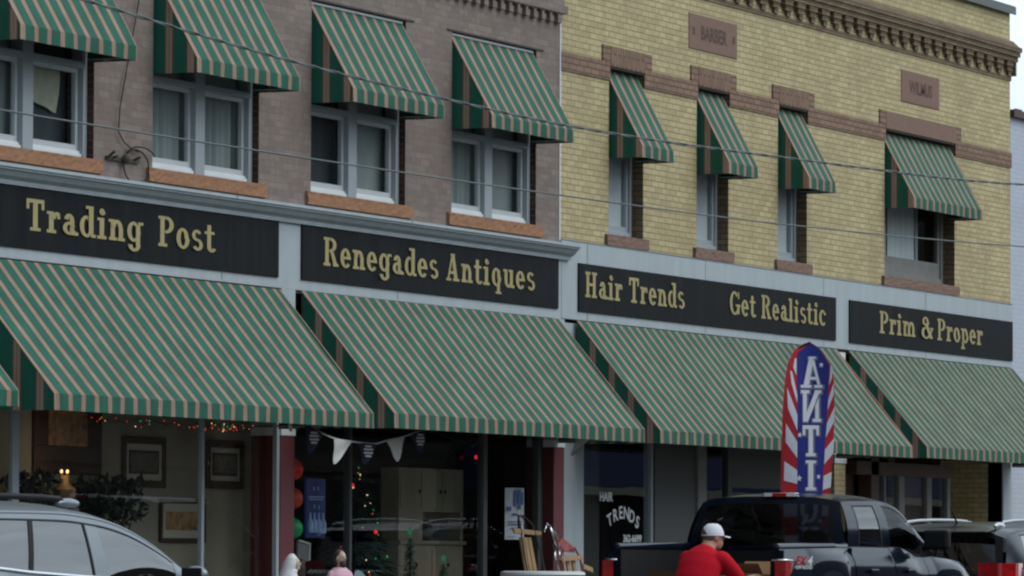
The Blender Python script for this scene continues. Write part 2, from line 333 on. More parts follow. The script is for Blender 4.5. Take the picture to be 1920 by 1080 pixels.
# ------------------------------------------------------------------ lettering
def ring(cx, cy, rx, ry, a0, a1, wx=.17, wy=.10):
    n = max(6, int(abs(a1-a0)/14)); out = []
    for i in range(n):
        p = []
        for a, k in ((a0+(a1-a0)*i/n, 0), (a0+(a1-a0)*(i+1)/n, 0), (a0+(a1-a0)*(i+1)/n, 1), (a0+(a1-a0)*i/n, 1)):
            a = R(a); p.append((cx+(rx-wx*k)*math.cos(a), cy+(ry-wy*k)*math.sin(a)))
        out.append(p)
    return out
def rc(x0, y0, x1, y1): return [[(x0,y0),(x1,y0),(x1,y1),(x0,y1)]]
XH = .68
GL = {
 'T': (.64, rc(0,.88,.64,1)+rc(0,.68,.1,.88)+rc(.54,.68,.64,.88)+rc(.235,.1,.405,.88)+rc(.13,0,.51,.1)),
 'P': (.62, rc(.08,.1,.25,.9)+rc(0,0,.36,.1)+rc(0,.9,.3,1)+ring(.30,.72,.31,.28,-90,90)+rc(.25,.44,.30,.54)),
 'R': (.70, rc(.08,.1,.25,.9)+rc(0,0,.33,.1)+rc(0,.9,.3,1)+ring(.30,.74,.31,.26,-90,90)+rc(.25,.48,.30,.58)+[[(.30,.5),(.46,.5),(.62,.1),(.44,.1)]]+rc(.43,0,.70,.1)),
 'A': (.70, [[(.07,.09),(.16,.09),(.36,.93),(.27,.93)],[(.43,.09),(.61,.09),(.44,.93),(.28,.93)]]+rc(.17,.26,.46,.35)+rc(0,0,.26,.09)+rc(.36,0,.70,.09)+rc(.22,.93,.45,1)),
 'G': (.72, ring(.34,.5,.34,.5,40,315)+rc(.50,.05,.66,.36)+rc(.40,.36,.74,.45)+rc(.55,.68,.63,.97)),
 'H': (.74, rc(.08,.1,.25,.9)+rc(.49,.1,.66,.9)+rc(0,0,.33,.1)+rc(0,.9,.33,1)+rc(.41,0,.74,.1)+rc(.41,.9,.74,1)+rc(.25,.45,.49,.56)),
 'N': (.76, rc(.08,.1,.22,.9)+rc(.54,.0,.68,.9)+rc(0,0,.32,.1)+rc(0,.9,.24,1)+rc(.44,.9,.76,1)+[[(.08,.9),(.25,.93),(.68,.0),(.50,.0)]]),
 'I': (.36, rc(.09,.1,.27,.9)+rc(0,0,.36,.1)+rc(0,.9,.36,1)),
 'Q': (.72, ring(.36,.5,.36,.5,0,360)+[[(.36,.25),(.46,.33),(.70,-.06),(.56,-.12)]]),
 'U': (.74, rc(.08,.3,.25,.9)+rc(.49,.3,.66,.9)+rc(0,.9,.33,1)+rc(.41,.9,.74,1)+ring(.37,.3,.29,.3,180,360)),
 'E': (.64, rc(.08,.1,.25,.9)+rc(0,0,.62,.1)+rc(0,.9,.62,1)+rc(.25,.45,.46,.55)+rc(.52,.1,.62,.28)+rc(.52,.72,.62,.9)),
 'S': (.60, ring(.30,.74,.28,.26,10,270)+ring(.30,.27,.30,.27,90,-160)),
 'a': (.54, rc(.29,.1,.45,.44)+ring(.25,.44,.20,.24,0,165)+ring(.24,.21,.24,.21,20,340,.15,.09)+rc(.29,0,.55,.1)),
 'c': (.50, ring(.27,.34,.27,.35,48,318)+rc(.36,.46,.48,.58)),
 'd': (.57, ring(.25,.34,.25,.35,0,360,.16,.10)+rc(.32,.1,.49,.91)+rc(.20,.91,.49,1)+rc(.40,0,.58,.1)),
 'e': (.52, ring(.26,.34,.26,.35,0,318)+rc(.12,.30,.50,.39)),
 'g': (.58, ring(.25,.36,.25,.33,0,360,.16,.10)+rc(.32,-.08,.48,.59)+rc(.40,.59,.60,.68)+ring(.25,-.07,.23,.22,180,360,.16,.10)),
 'i': (.33, rc(.09,.1,.26,.59)+rc(0,.59,.26,.68)+rc(0,0,.35,.1)+ring(.165,.87,.105,.11,0,360,.10,.10)),
 'l': (.33, rc(.09,.1,.26,.91)+rc(0,.91,.26,1)+rc(0,0,.35,.1)),
 'm': (.88, rc(.08,.1,.24,.59)+rc(0,.59,.24,.68)+ring(.31,.43,.22,.25,0,180,.16,.12)+rc(.37,.1,.53,.43)+ring(.61,.43,.22,.25,0,180,.16,.12)+rc(.67,.1,.83,.43)+rc(0,0,.30,.1)+rc(.34,0,.58,.1)+rc(.62,0,.90,.1)),
 'n': (.60, rc(.08,.1,.24,.59)+rc(0,.59,.24,.68)+ring(.31,.43,.22,.25,0,180,.16,.12)+rc(.37,.1,.53,.43)+rc(0,0,.30,.1)+rc(.33,0,.60,.1)),
 'o': (.52, ring(.26,.34,.26,.35,0,360)),
 'p': (.58, rc(.08,-.2,.24,.59)+rc(0,.59,.24,.68)+rc(0,-.28,.32,-.2)+ring(.31,.34,.25,.35,0,360,.16,.10)),
 'q': (.58, rc(.34,-.2,.50,.62)+rc(.26,-.28,.58,-.2)+ring(.27,.34,.25,.35,0,360,.16,.10)),
 'r': (.46, rc(.08,.1,.25,.59)+rc(0,.59,.25,.68)+rc(0,0,.34,.1)+ring(.36,.42,.20,.26,50,170,.15,.11)+rc(.36,.46,.47,.58)),
 's': (.46, ring(.23,.50,.21,.19,25,270,.14,.085)+ring(.23,.19,.22,.20,90,-155,.14,.09)),
 't': (.42, rc(.11,.16,.27,.90)+rc(0,.59,.41,.68)+ring(.29,.16,.18,.17,180,340,.16,.09)),
 'u': (.60, rc(.08,.25,.24,.59)+rc(0,.59,.24,.68)+ring(.30,.25,.22,.26,180,360,.16,.12)+rc(.36,.1,.52,.59)+rc(.28,.59,.52,.68)+rc(.40,0,.61,.1)),
 '&': (.70, ring(.30,.77,.20,.23,0,360,.12,.08)+ring(.28,.26,.28,.28,20,330,.15,.09)+[[(.17,.66),(.32,.72),(.70,.02),(.52,.0)]]+[[(.50,.28),(.62,.48),(.70,.48),(.58,.22)]]+rc(.50,.44,.72,.51)),
}
def slab(word, x0, x1, z0, caph, fn, mb=None, gap=.10):
    """slab serif word between x0 and x1; fn(x, z, k) -> 3-D point"""
    mb = mb or MB(); adv = [GL[ch][0] for ch in word]; tot = sum(adv)+gap*(len(word)-1); k = (x1-x0)/tot
    x = 0
    for ch in word:
        for j, pl in enumerate(GL[ch][1]):
            mb.poly([fn(x0+(x+px)*k, z0+pz*caph, j) for px, pz in pl])
        x += GL[ch][0]+gap
    return mb
def text(word, size, fn, bold=0., align='LEFT', mb=None, shear=0.):
    """words in Blender's own font; fn(x, y) -> 3-D point"""
    mb = mb or MB()
    cu = bpy.data.curves.new('t', 'FONT'); cu.body = word; cu.size = size; cu.offset = bold; cu.align_x = align; cu.resolution_u = 4; cu.shear = shear
    o = bpy.data.objects.new('t', cu); COL.objects.link(o)
    dg = bpy.context.evaluated_depsgraph_get(); dg.update()
    me = bpy.data.meshes.new_from_object(o.evaluated_get(dg))
    mb.add([fn(v.co.x, v.co.y) for v in me.vertices], [tuple(p.vertices) for p in me.polygons])
    bpy.data.objects.remove(o); bpy.data.curves.remove(cu); bpy.data.meshes.remove(me)
    return mb

# ================================================================== setting
struct(MB().poly([(-400,-400,-.02),(600,-400,-.02),(600,600,-.02),(-400,600,-.02)]).build('ground', mt['concrete']))
struct(MB().box(-60, 200, -22, -2.4, -.018, 0).build('road', mt['asphalt']))
struct(MB().box(-60, 200, -2.4, 0.6, -.018, .15).build('pavement', mt['concrete']))
struct(MB().box(-60, 200, -2.55, -2.405, -.017, .146).build('kerb', mt['concrete']))
m_ = MB()
for k in range(12): m_.box(10+k*7, 10.1+k*7, -5.2, -2.6, .001, .005)
for k in range(14): m_.box(6+k*8, 9+k*8, -9.6, -9.5, .001, .005)
struct(m_.build('road_markings', mt['paint_line']))

def wall(mb, x0, x1, z0, z1, y, ops, depth):
    xs = sorted({x0, x1}|{o[0] for o in ops}|{o[1] for o in ops}); zs = sorted({z0, z1}|{o[2] for o in ops}|{o[3] for o in ops})
    for i in range(len(xs)-1):
        for j in range(len(zs)-1):
            cx, cz = (xs[i]+xs[i+1])/2, (zs[j]+zs[j+1])/2
            if any(o[0] < cx < o[1] and o[2] < cz < o[3] for o in ops): continue
            mb.poly([(xs[i],y,zs[j]),(xs[i+1],y,zs[j]),(xs[i+1],y,zs[j+1]),(xs[i],y,zs[j+1])])
    return mb
def sheet(x0, x1, y, z0, z1): return MB().poly([(x0,y,z0),(x1,y,z0),(x1,y,z1),(x0,y,z1)])
def reveals(mb, ops, y, depth):
    for a, b, c, d in ops:
        mb.poly([(a,y,c),(a,y,d),(a,y+depth,d),(a,y+depth,c)]); mb.poly([(b,y,c),(b,y+depth,c),(b,y+depth,d),(b,y,d)])
        mb.poly([(a,y,d),(b,y,d),(b,y+depth,d),(a,y+depth,d)]); mb.poly([(a,y,c),(a,y+depth,c),(b,y+depth,c),(b,y,c)])
    return mb
def room(x0, x1, y0, y1, z0, z1, front=False):
    m = MB()
    m.poly([(x0,y1,z0),(x1,y1,z0),(x1,y1,z1),(x0,y1,z1)]); m.poly([(x0,y0,z0),(x0,y1,z0),(x0,y1,z1),(x0,y0,z1)])
    m.poly([(x1,y0,z0),(x1,y0,z1),(x1,y1,z1),(x1,y1,z0)]); m.poly([(x0,y0,z1),(x0,y1,z1),(x1,y1,z1),(x1,y0,z1)])
    m.poly([(x0,y0,z0),(x1,y0,z0),(x1,y1,z0),(x0,y1,z0)]); return m
def pleats(x0, x1, y, z0, z1, amp=.02, n=9):
    return MB().grid(lambda u, v: (x0+(x1-x0)*u, y+amp*math.sin(u*n*2*math.pi)+amp*.5*math.sin(u*n*4.3), z0+(z1-z0)*v), 60, 1)

# ------------------------------------------------------------------ taupe building (left)
TB = node('taupe_brick_building', 'taupe painted brick shop building on the left, with two signboards and paired upstairs windows', 'building', (0,0,0))
SEAM = 51.02
LW = [48.25-3.27*k for k in range(6)]
ops = [(x, x+2.15, 4.93, 6.855) for x in LW]
m_ = wall(MB(), 24, SEAM, 3.9, 9.4, 0, ops, .3)
m_.poly([(24,0,9.4),(SEAM,0,9.4),(SEAM,12,9.4),(24,12,9.4)]); m_.poly([(24,0,0),(24,12,0),(24,12,9.4),(24,0,9.4)]); m_.poly([(24,12,0),(SEAM,12,0),(SEAM,12,9.4),(24,12,9.4)])
m_.build('wall', mt['taupe'], TB)
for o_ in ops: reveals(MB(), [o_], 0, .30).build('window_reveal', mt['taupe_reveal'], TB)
# dentil course and the band above it
m_ = MB()
for k in range(70):
    x = SEAM-.06-k*.213
    m_.box(x-.105, x, -.055, .02, 7.205, 7.272)
    m_.box(x-.105, x-.045, -.055, .02, 7.272, 7.30)
    m_.box(x-.165, x, -.055, .02, 7.30, 7.315)
m_.build('dentil_course', mt['taupe'], TB)
MB().box(24, SEAM+.06, -.075, .02, 7.315, 7.40).box(24, SEAM+.03, -.045, .02, 7.40, 7.47).build('brick_band', mt['taupe'], TB)
for x in LW: MB().box(x-.13, x+2.33, -.012, .02, 6.857, 6.875).build('steel_lintel', mt['rust'], TB)
MB().box(SEAM-.012, SEAM+.012, -.012, .01, 4.8, 9.3).build('mortar_seam', mt['white'], TB)

def sash(x0, x1, z0, z1, y, parent, mat, gl='glass', st=.05):
    m = MB(); d = .05
    m.box(x0, x0+st, y, y+d, z0, z1); m.box(x1-st, x1, y, y+d, z0, z1); m.box(x0+st, x1-st, y, y+d, z0, z0+st*1.3); m.box(x0+st, x1-st, y, y+d, z1-st, z1)
    s = m.build('sash', mat, parent, bevel=.004)
    sheet(x0+st, x1-st, y+.028, z0+st*1.3, z1-st).build('pane', mt[gl], parent)
    return s
for i, x in enumerate(LW):
    x1 = x+2.15; z0, z1 = 4.93, 6.855
    m = MB()
    m.box(x+.0, x+.075, .07, .20, z0, z1); m.box(x1-.075, x1, .07, .20, z0, z1); m.box(x+.075, x1-.075, .07, .20, z1-.10, z1)
    m.box(x+.98, x+1.17, .07, .20, z0, z1-.10)
    m.box(x+.075, x+.98, .07, .20, 5.765, 5.825); m.box(x+1.17, x1-.075, .07, .20, 5.765, 5.825)
    wn = m.build('window', mt['frame'], TB, bevel=.006)
    m = MB().box(x+.075, x+.98, .085, .2, z0+.002, z0+.045).box(x+1.17, x1-.075, .085, .2, z0+.002, z0+.045).box(x+.075, x+.98, .105, .2, z0+.045, z0+.072).box(x+1.17, x1-.075, .105, .2, z0+.045, z0+.072)
    m.build('white_sill', mt['white'], wn, bevel=.004)
    sash(x+.075, x+.98, z0+.072, 5.765, .125, wn, mt['sash'], st=.042); sash(x+1.17, x1-.075, z0+.072, 5.765, .125, wn, mt['sash'], st=.042)
    for (a, b, kind) in ((x+.1, x+.97, i), (x+1.18, x1-.08, i+3)):
        b = min(b+.13, x1-.006)
        if i == 3 and kind == 6 or i == 1 and kind == 1: pleats(a+.02, b, .285, z0+.02, z1-.3, .006, 3).build('curtain', mt['darkcurtain'], wn, smooth=True)
        elif kind in (2, 5, 1, 0): pleats(a+.02, b, .25, z0, z1-.3, .022, 7).build('curtain', mt['curtain'], wn, smooth=True)
        elif kind == 6: pleats(a+.02, b-.02, .25, z0, z1-.3, .015, 4).build('curtain', mt['curtain'], wn, smooth=True)
        else: pleats(a+.02, b, .26, z0+.02, z1-.3, .006, 3).build('curtain', mt['curtain'], wn, smooth=True)
    rs = random.Random(i)
    sm = MB().grid(lambda u, v: (x-.12+2.4*u, -.028-.012*rs.random(), 4.80+.128*v), 40, 4)
    sm.box(x-.12, x+2.28, -.024, .07, 4.80, 4.928)
    sm.build('stone_sill', mt['sandstone'], TB)
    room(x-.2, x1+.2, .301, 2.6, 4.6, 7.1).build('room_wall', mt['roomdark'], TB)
# cream sheet that paints a reflection into the leftmost visible window
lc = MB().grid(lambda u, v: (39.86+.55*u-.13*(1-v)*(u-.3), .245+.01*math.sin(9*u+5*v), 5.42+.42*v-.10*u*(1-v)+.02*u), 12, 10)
tag(lc.build('painted_reflection', mt['cream_mottle'], smooth=True), 'cream patterned reflection painted on a sheet inside the upstairs window at far left', 'cloth')

# fascia and cornice
MB().box(24, SEAM, -.03, .05, 3.93, 4.62).build('fascia', mt['fascia'], TB)
prof = [(-.031,4.585),(-.065,4.585),(-.075,4.625),(-.12,4.655),(-.155,4.70),(-.175,4.705),(-.175,4.722),(-.195,4.726),(-.195,4.755),(.0,4.775),(.0,4.585)]
MB().prism([(24,y,z) for y,z in prof], (51.2-24,0,0)).build('cornice', mt['fascia'], TB)
m_ = MB()
for x in (43.05, 46.9): m_.box(x, x+.012, -.1985, -.19, 4.722, 4.758).box(x,x+.01,-.0325,-.02,3.95,4.02)
m_.build('paint_seam', mt['fascia_dark'], TB)
def pilaster(x0, x1, zcap, parent, name='pilaster'):
    p = MB().box(x0, x1, -.03, .3, 2.58, 3.93).box(x0-.02, x1+.02, -.05, .3, 3.66, 3.70).box(x0+.05, x1-.05, -.04, .0, 2.75, 3.55).build(name, mt['fascia'], parent, bevel=.005)
    MB().box(x0, x1, -.03, .3, .15, zcap-.06).build('lower_shaft', mt['maroon'], p, bevel=.004)
    MB().box(x0-.005, x1+.005, -.04, .3, zcap-.06, zcap+.02).build('cap', mt['white'], p, bevel=.004)
    return p
pilaster(37.55, 37.95, 2.54, TB); pilaster(44.31, 44.61, 2.54, TB); pilaster(50.84, 51.12, 2.57, TB)
MB().box(44.25, 44.307, -.02, .025, .15, 3.9).build('corner_post', mt['fascia'], TB)
# shop one: display window
fr = MB()
for a, b in ((39.30, 39.42), (42.87, 42.925)): fr.box(a, b, .07, .115, .6, 3.75)
fr.box(30, 44.25, .05, .17, .5, .6).box(30, 44.25, .05, .17, 3.75, 3.9)
fr.build('shop_window_frame', mt['frame'], TB, bevel=.004)
MB().box(30, 44.25, -.01, .2, .15, .5).build('stall_riser', mt['maroon'], TB)
for a, b in ((30, 37.55), (37.95, 39.30), (39.42, 42.86), (42.94, 44.25)):
    sheet(a, b, .10, .6, 3.75).build('shop_pane', mt['shopglass'], TB)
m_ = MB().box(30, 45.20, .85, .95, .15, 3.6).box(45.20, 45.27, .45, .95, .15, 3.6)
m_.build('display_backdrop', mt['shopwall'], TB)
MB().box(30, 45.2, .17, .85, .55, .60).build('display_floor', mt['woodfloor'], TB)
# shop two: wide dark bay
fr = MB()
for a, b in ((46.10, 46.15), (49.30, 49.40), (50.72, 50.84)): fr.box(a, b, .10, .18, .15, 3.9)
fr.box(44.61, 49.3, .1, .18, .15, .55).box(44.61, 50.84, .1, .18, 3.2, 3.3)
fr.build('shop_window_frame', mt['greypanel'], TB, bevel=.004)
MB().poly([(49.40,.85,.25),(50.72,.135,.25),(50.72,.135,3.2),(49.40,.85,3.2)]).build('shop_pane', mt['shopglass'], TB)
for a, b, z in ((44.61, 46.10, .55), (46.15, 49.30, .55)):
    sheet(a, b, .135, z, 3.2).build('shop_pane', mt['shopglass'], TB)
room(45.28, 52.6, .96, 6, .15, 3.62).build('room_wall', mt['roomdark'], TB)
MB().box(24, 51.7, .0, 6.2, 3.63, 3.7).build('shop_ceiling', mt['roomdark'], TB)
MB().box(30, 52, .3, 6, .145, .16).build('shop_floor', mt['woodfloor'], TB)

# ------------------------------------------------------------------ buff brick building (right)
YB = node('buff_brick_building', 'buff yellow brick building with brown brick bands, carved name stones and corbelled cornice', 'building', (0,0,0))
XE = 66.15
YO = [(52.385, 53.37), (54.96, 55.945), (57.535, 58.505), (61.24, 63.90)]
ops = [(a, b, 4.95, 6.86) for a, b in YO]
m_ = wall(MB(), SEAM, XE, 4.75, 8.86, 0, ops, .3)
m_.poly([(XE,0,0),(XE,14,0),(XE,14,8.86),(XE,0,8.86)]); m_.poly([(SEAM,0,8.86),(XE,0,8.86),(XE,14,8.86),(SEAM,14,8.86)])
m_.poly([(SEAM,14,0),(XE,14,0),(XE,14,8.86),(SEAM,14,8.86)]); m_.poly([(SEAM,0.02,4.8),(SEAM,14,4.8),(SEAM,14,8.86),(SEAM,.02,8.86)])
m_.build('wall', mt['yellow'], YB)
for o_ in ops: reveals(MB(), [o_], 0, .32).build('window_reveal', mt['dentil'], YB)  # reveal shade put into the colour, using the darker cornice brick
# brown string course: three courses, broken by the openings, with the top course lifting over each window
xs = [SEAM+.02]+[q for o in YO for q in o]+[XE]
for i in range(0, len(xs), 2):
    m_ = MB().box(xs[i], xs[i+1], -.018, .01, 6.70, 6.905)
    if i == len(xs)-2: m_.box(XE-.01, XE+.02, -.0185, 14, 6.70, 6.905)
    m_.build('string_course', mt['brown'], YB)
for i, (a, b) in enumerate(YO):
    if i < 3: MB().box(a, b, -.024, .05, 6.863, 7.09).build('soldier_lintel', mt['soldier'], YB)
    else: MB().box(a, b, -.024, .05, 6.863, 7.085).build('stone_lintel', mt['brownstone'], YB)
    MB().box(a-.21, a, -.021, .01, 6.907, 7.09).build('lintel_block', mt['brown'], YB); MB().box(b, b+.205, -.021, .01, 6.907, 7.09).build('lintel_block', mt['brown'], YB)
    MB().box(a+.002, b-.002, -.01, .3, 6.84, 6.861).build('steel_lintel', mt['rust'], YB)
    rs = random.Random(i+20)
    sm = MB().grid(lambda u, v: (a-.11+(b-a+.22)*u, -.032-.01*rs.random(), 4.825+.125*v), 24, 4); sm.box(a-.11, b+.11, -.026, .1, 4.825, 4.949)
    sm.build('stone_sill', mt['brownstone'], YB)
    m = MB(); z0, z1 = 4.95, 6.84
    if i < 3:
        m.box(a, a+.06, .14, .24, z0, z1).box(b-.06, b, .14, .24, z0, z1).box(a+.06, b-.06, .14, .24, z1-.07, z1).box(a+.06, b-.06, .13, .24, z0, z0+.07)
        wn = m.build('window', mt['frame'], YB, bevel=.005)
        sash(a+.06, b-.06, z0+.07, z1-.07, .165, wn, mt['frame'], st=.05)
        MB().box(a+.06, b-.06, .222, .226, z0+.1, z1-.1).build('blind', mt['blind'], wn)
    else:
        m.box(a, a+.09, .16, .26, z0, z1).box(b-.09, b, .16, .26, z0, z1).box(a+.09, b-.09, .16, .26, z1-.08, z1).box(a+.09, b-.09, .15, .26, z0, z0+.09)
        m.box(a+.09, b-.09, .18, .26, z0+.09, z0+.22)
        wn = m.build('window', mt['greypost'], YB, bevel=.005)
        sash(a+.5, b-.09, z0+.22, z1-.08, .185, wn, mt['greypost'], st=.06)
        MB().box(a+.09, a+.5, .2, .25, z0+.22, z1-.08).build('side_panel', mt['greypanel'], wn)
        pleats(a+.72, a+1.72, .232, z0+.25, z1-.3, .007, 5).build('curtain', mt['white'], wn, smooth=True)
        MB().box(a+1.74, a+1.84, .222, .25, z0+.25, z1-.3).build('inner_frame', mt['frame'], wn)
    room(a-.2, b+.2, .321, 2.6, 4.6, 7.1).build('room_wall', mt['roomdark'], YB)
# corbelled cornice
m_ = MB()
m_.box(SEAM+.03, XE+.016, -.016, .02, 7.90, 7.966)
n_ = int((XE-SEAM-.1)/.412)
for k in range(n_+1):
    x = XE-.05-k*.412
    m_.box(x-.12, x, -.04, .02, 7.966, 8.03); m_.box(x-.20, x, -.055, .02, 8.03, 8.097); m_.box(x-.27, x, -.075, .02, 8.097, 8.165)
m_.box(SEAM+.03, XE+.09, -.09, .02, 8.165, 8.232).box(SEAM+.03, XE+.115, -.115, .02, 8.232, 8.30).box(SEAM+.03, XE+.135, -.135, .02, 8.30, 8.365)
m_.prism([(SEAM+.03,-.12,8.365),(SEAM+.03,.02,8.365),(SEAM+.03,.02,8.46),(SEAM+.03,-.02,8.46)], (XE-SEAM+.05,0,0))
for k in range(30):
    y = .12+k*.412
    m_.box(XE, XE+.05, y-.2, y, 7.97, 8.165)
m_.box(XE-.01, XE+.09, .02, 14, 8.166, 8.232).box(XE-.01, XE+.115, .02, 14, 8.233, 8.299).box(XE-.01, XE+.135, .02, 14, 8.301, 8.364)
m_.build('corbelled_cornice', mt['dentil'], YB)
MB().box(SEAM, XE+.05, -.06, .35, 8.862, 8.94).box(SEAM, XE+.05, -.075, -.06, 8.82, 8.93).box(XE-.3, XE+.06, .35, 14, 8.862, 8.94).build('parapet_coping', mt['metalcoping'], YB)
# carved name stones
for x0, x1, z0, z1, wd in ((54.70, 56.19, 7.287, 7.708, 'BARBER'), (61.84, 63.28, 7.262, 7.682, 'WILMUS')):
    st = MB().box(x0, x1, -.012, .05, z0, z1).build('name_stone', mt['brownstone'], YB, bevel=.01)
    mm = text(wd, .23, lambda x, y: ((x0+x1)/2+x*1.0, -.0145, z0+.135+y), .006, 'CENTER')
    if wd == 'BARBER':
        for xx in (x0+.10, x1-.15): mm.poly([(xx,-.0145,z0+.17),(xx+.07,-.0145,z0+.17),(xx+.07,-.0145,z0+.26),(xx,-.0145,z0+.26)])
    mm.build('carved_letters', mt['carved'], st)
MB().box(SEAM+.01, XE, -.03, .05, 3.94, 4.805).build('fascia', mt['fascia'], YB)
m_ = MB()
for x in (51.72, 55.16, 59.0, 62.7): m_.box(x, x+(.014 if x < 52 else .006), -.0325, -.02, 3.95, 4.80)
m_.build('panel_seam', mt['fascia_dark'], YB)
MB().box(SEAM+.02, XE, -.034, 0, 4.806, 4.82).build('flashing', mt['fascia_dark'], YB)
# shopfront of the buff building
MB().box(51.13, 51.72, .0, .2, .15, 3.9).build('white_return', mt['fascia'], YB)
fr = MB().box(51.72, 51.80, .08, .18, .15, 3.9).box(53.82, 53.88, .08, .18, .15, 3.9).box(51.8, 53.82, .08, .18, .15, .75)
fr.build('shop_window_frame', mt['frame'], YB, bevel=.004)
sheet(51.8, 53.82, .12, .75, 3.9).build('shop_pane', mt['shopglass'], YB)
MB().box(53.88, 55.10, .06, .16, .15, 3.9).build('entry_panel', mt['greypanel'], YB)
MB().box(55.10, 55.37, .03, .2, .15, 3.9).build('post', mt['greypost'], YB, bevel=.006)
fr = MB().box(56.15, 56.28, .08, .18, .15, 3.9).box(55.37, 56.15, .08, .18, 1.72, 1.86).box(56.28, 59.4, .08, .2, 2.15, 3.9)
fr.build('shop_window_frame', mt['greypanel'], YB, bevel=.004)
for a, b, z, zt in ((55.37, 56.15, .3, 3.9), (56.28, 59.4, .5, 2.15)): sheet(a, b, .12, z, zt).build('shop_pane', mt['shopglass'], YB)
p_ = MB().box(59.42, 59.80, -.015, .3, .15, 2.50).build('pilaster', mt['yellow'], YB)
MB().box(59.40, 59.82, -.025, .3, 2.502, 2.60).box(59.42, 59.80, -.015, .3, 2.6, 3.9).build('cap', mt['white'], p_)
MB().box(59.8, 60.82, .25, .3, .15, 3.9).build('entry_panel', mt['darkwood'], YB)
MB().box(60.82, 61.10, .02, .2, .15, 3.9).build('post', mt['darkwood'], YB, bevel=.006)
MB().box(60.3, 63.9, .02, .2, 2.38, 2.55).build('transom', mt['darkwood'], YB)
fr = MB()
for a, b in ((61.40, 61.46), (61.95, 62.15), (63.0, 63.18), (63.78, 63.9)): fr.box(a, b, .06, .17, .15, 2.38)
fr.build('shop_window_frame', mt['greypost'], YB, bevel=.004)
sheet(61.10, 63.9, .10, .15, 2.38).build('shop_pane', mt['shopglass'], YB)
MB().box(62.15, 63.0, .13, .17, .15, 2.38).build('door_panel', mt['darkwood'], YB)
MB().box(63.9, 65.80, .85, .95, .15, 3.6).build('alcove_wall', mt['yellow'], YB)
MB().poly([(65.80,.0,.15),(65.80,.85,.15),(65.80,.85,3.9),(65.80,.0,3.9)]).build('alcove_side', mt['yellow'], YB)
MB().poly([(63.90,.2,.15),(63.90,.85,.15),(63.90,.85,3.6),(63.90,.2,3.6)]).build('alcove_side', mt['darkwood'], YB)
MB().box(63.9, 65.8, 0, .2, 2.62, 3.9).build('transom', mt['darkwood'], YB)
MB().box(65.80, XE, -.02, .2, .15, 3.9).build('end_post', mt['fascia'], YB)
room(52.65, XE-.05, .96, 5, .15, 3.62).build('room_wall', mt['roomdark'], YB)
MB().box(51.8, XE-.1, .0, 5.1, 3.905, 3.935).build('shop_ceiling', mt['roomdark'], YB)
MB().box(51.8, 53.8, .2, .6, 1.0, 1.04).box(51.7, 52.6, .2, .96, .15, 3.6).build('display_back', mt['roomdark'], YB)
pleats(61.15, 61.75, .22, .8, 2.36, .02, 5).build('curtain', mt['curtain'], YB, smooth=True)

# white neighbour
NB = node('white_brick_building', 'white painted brick building beyond the buff corner at the right edge', 'building', (66.3,0,0))
MB().box(0, 14, .05, 12, 0, 7.42).build('wall', mt['whitebrick'], NB)
MB().box(-.05, 14, -.03, .4, 7.422, 7.52).build('wooden_cap', mt['darkwood'], NB)
MB().box(3, 4.5, .02, .1, 4.9, 6.6).build('window', mt['frame'], NB)
MB().box(.7, .95, .2, .24, 7.52, 7.60).build('vent_stub', mt['rust'], NB)

# shop row across the street (seen only as the dark reflections in the shop windows)
def opposite(x0, x1, h, mat, label, aw):
    b = node('shop_building', label, 'building', (x0,-30,0))
    W = x1-x0
    MB().box(0, W, -10, 0, 0, h).build('wall', mat, b)
    MB().box(0, W, 0, .08, 3.3, 3.7).build('fascia', mt['darkwood'], b)
    for k in range(int(W/3)):
        f = MB().box(.8+k*3, 2.1+k*3, .0, .05, 5, 7).build('window', mt['frame'], b)
        MB().box(.9+k*3, 2.0+k*3, .05, .06, 5.1, 6.9).build('pane', mt['black'], f)
        f = MB().box(.3+k*3, 2.8+k*3, .0, .05, .5, 3.2).build('shop_window', mt['darkwood'], b)
        MB().box(.4+k*3, 2.7+k*3, .05, .06, .6, 3.1).build('pane', mt['black'], f)
    if aw:
        a = MB().prism([(0,.09,4.4),(0,1.3,3.2),(0,1.3,2.95),(0,.09,2.95)], (W,0,0)).build('canopy', mt['clothblue'], b)
        MB().box(0, W, 1.302, 1.32, 2.95, 3.15).build('valance', mt['cream_mottle'], a)
opposite(34, 63, 12, mt['redbrick'], 'brown brick shop building across the street, nearest of the facing row', False)
opposite(87, 112, 13, mt['redbrick'], 'brown brick shop building across the street with tall upstairs windows', False)
opposite(112.2, 165, 13.5, mt['redbrick'], 'brown brick shop building across the street with a blue canopy', True)

# ------------------------------------------------------------------ signboards
def sign(x0, x1, z0, z1, words, label):
    t = node('signboard', label, 'sign', (x0,-.03,z0), 'black signboards over the shops')
    MB().box(0, x1-x0, -.02, -.001, 0, z1-z0).build('board', mt['signblack'], t, bevel=.003)
    for wd, a, b in words:
        mb = slab(wd, a-x0, b-x0, .168, .285, lambda x, z, k: (x, -.024-.0004*k, z))
        mb.build('lettering', mt['gold'], t)
sign(37.6, 44.21, 4.03, 4.585, [('Trading', 39.29, 41.42), ('Post', 41.74, 42.86)], 'black signboard reading Trading Post in gold letters')
sign(44.71, 50.91, 4.035, 4.582, [('Renegades', 45.17, 47.81), ('Antiques', 48.02, 50.25)], 'black signboard reading Renegades Antiques in gold letters')
sign(51.46, 59.39, 4.035, 4.575, [('Hair', 51.62, 52.64), ('Trends', 52.85, 54.46), ('Get', 55.86, 56.68), ('Realistic', 56.87, 59.0)], 'long black signboard reading Hair Trends and Get Realistic')
sign(59.87, 66.12, 4.03, 4.572, [('Prim', 60.92, 62.20), ('&', 62.44, 62.86), ('Proper', 63.08, 64.85)], 'black signboard reading Prim & Proper at the right end')

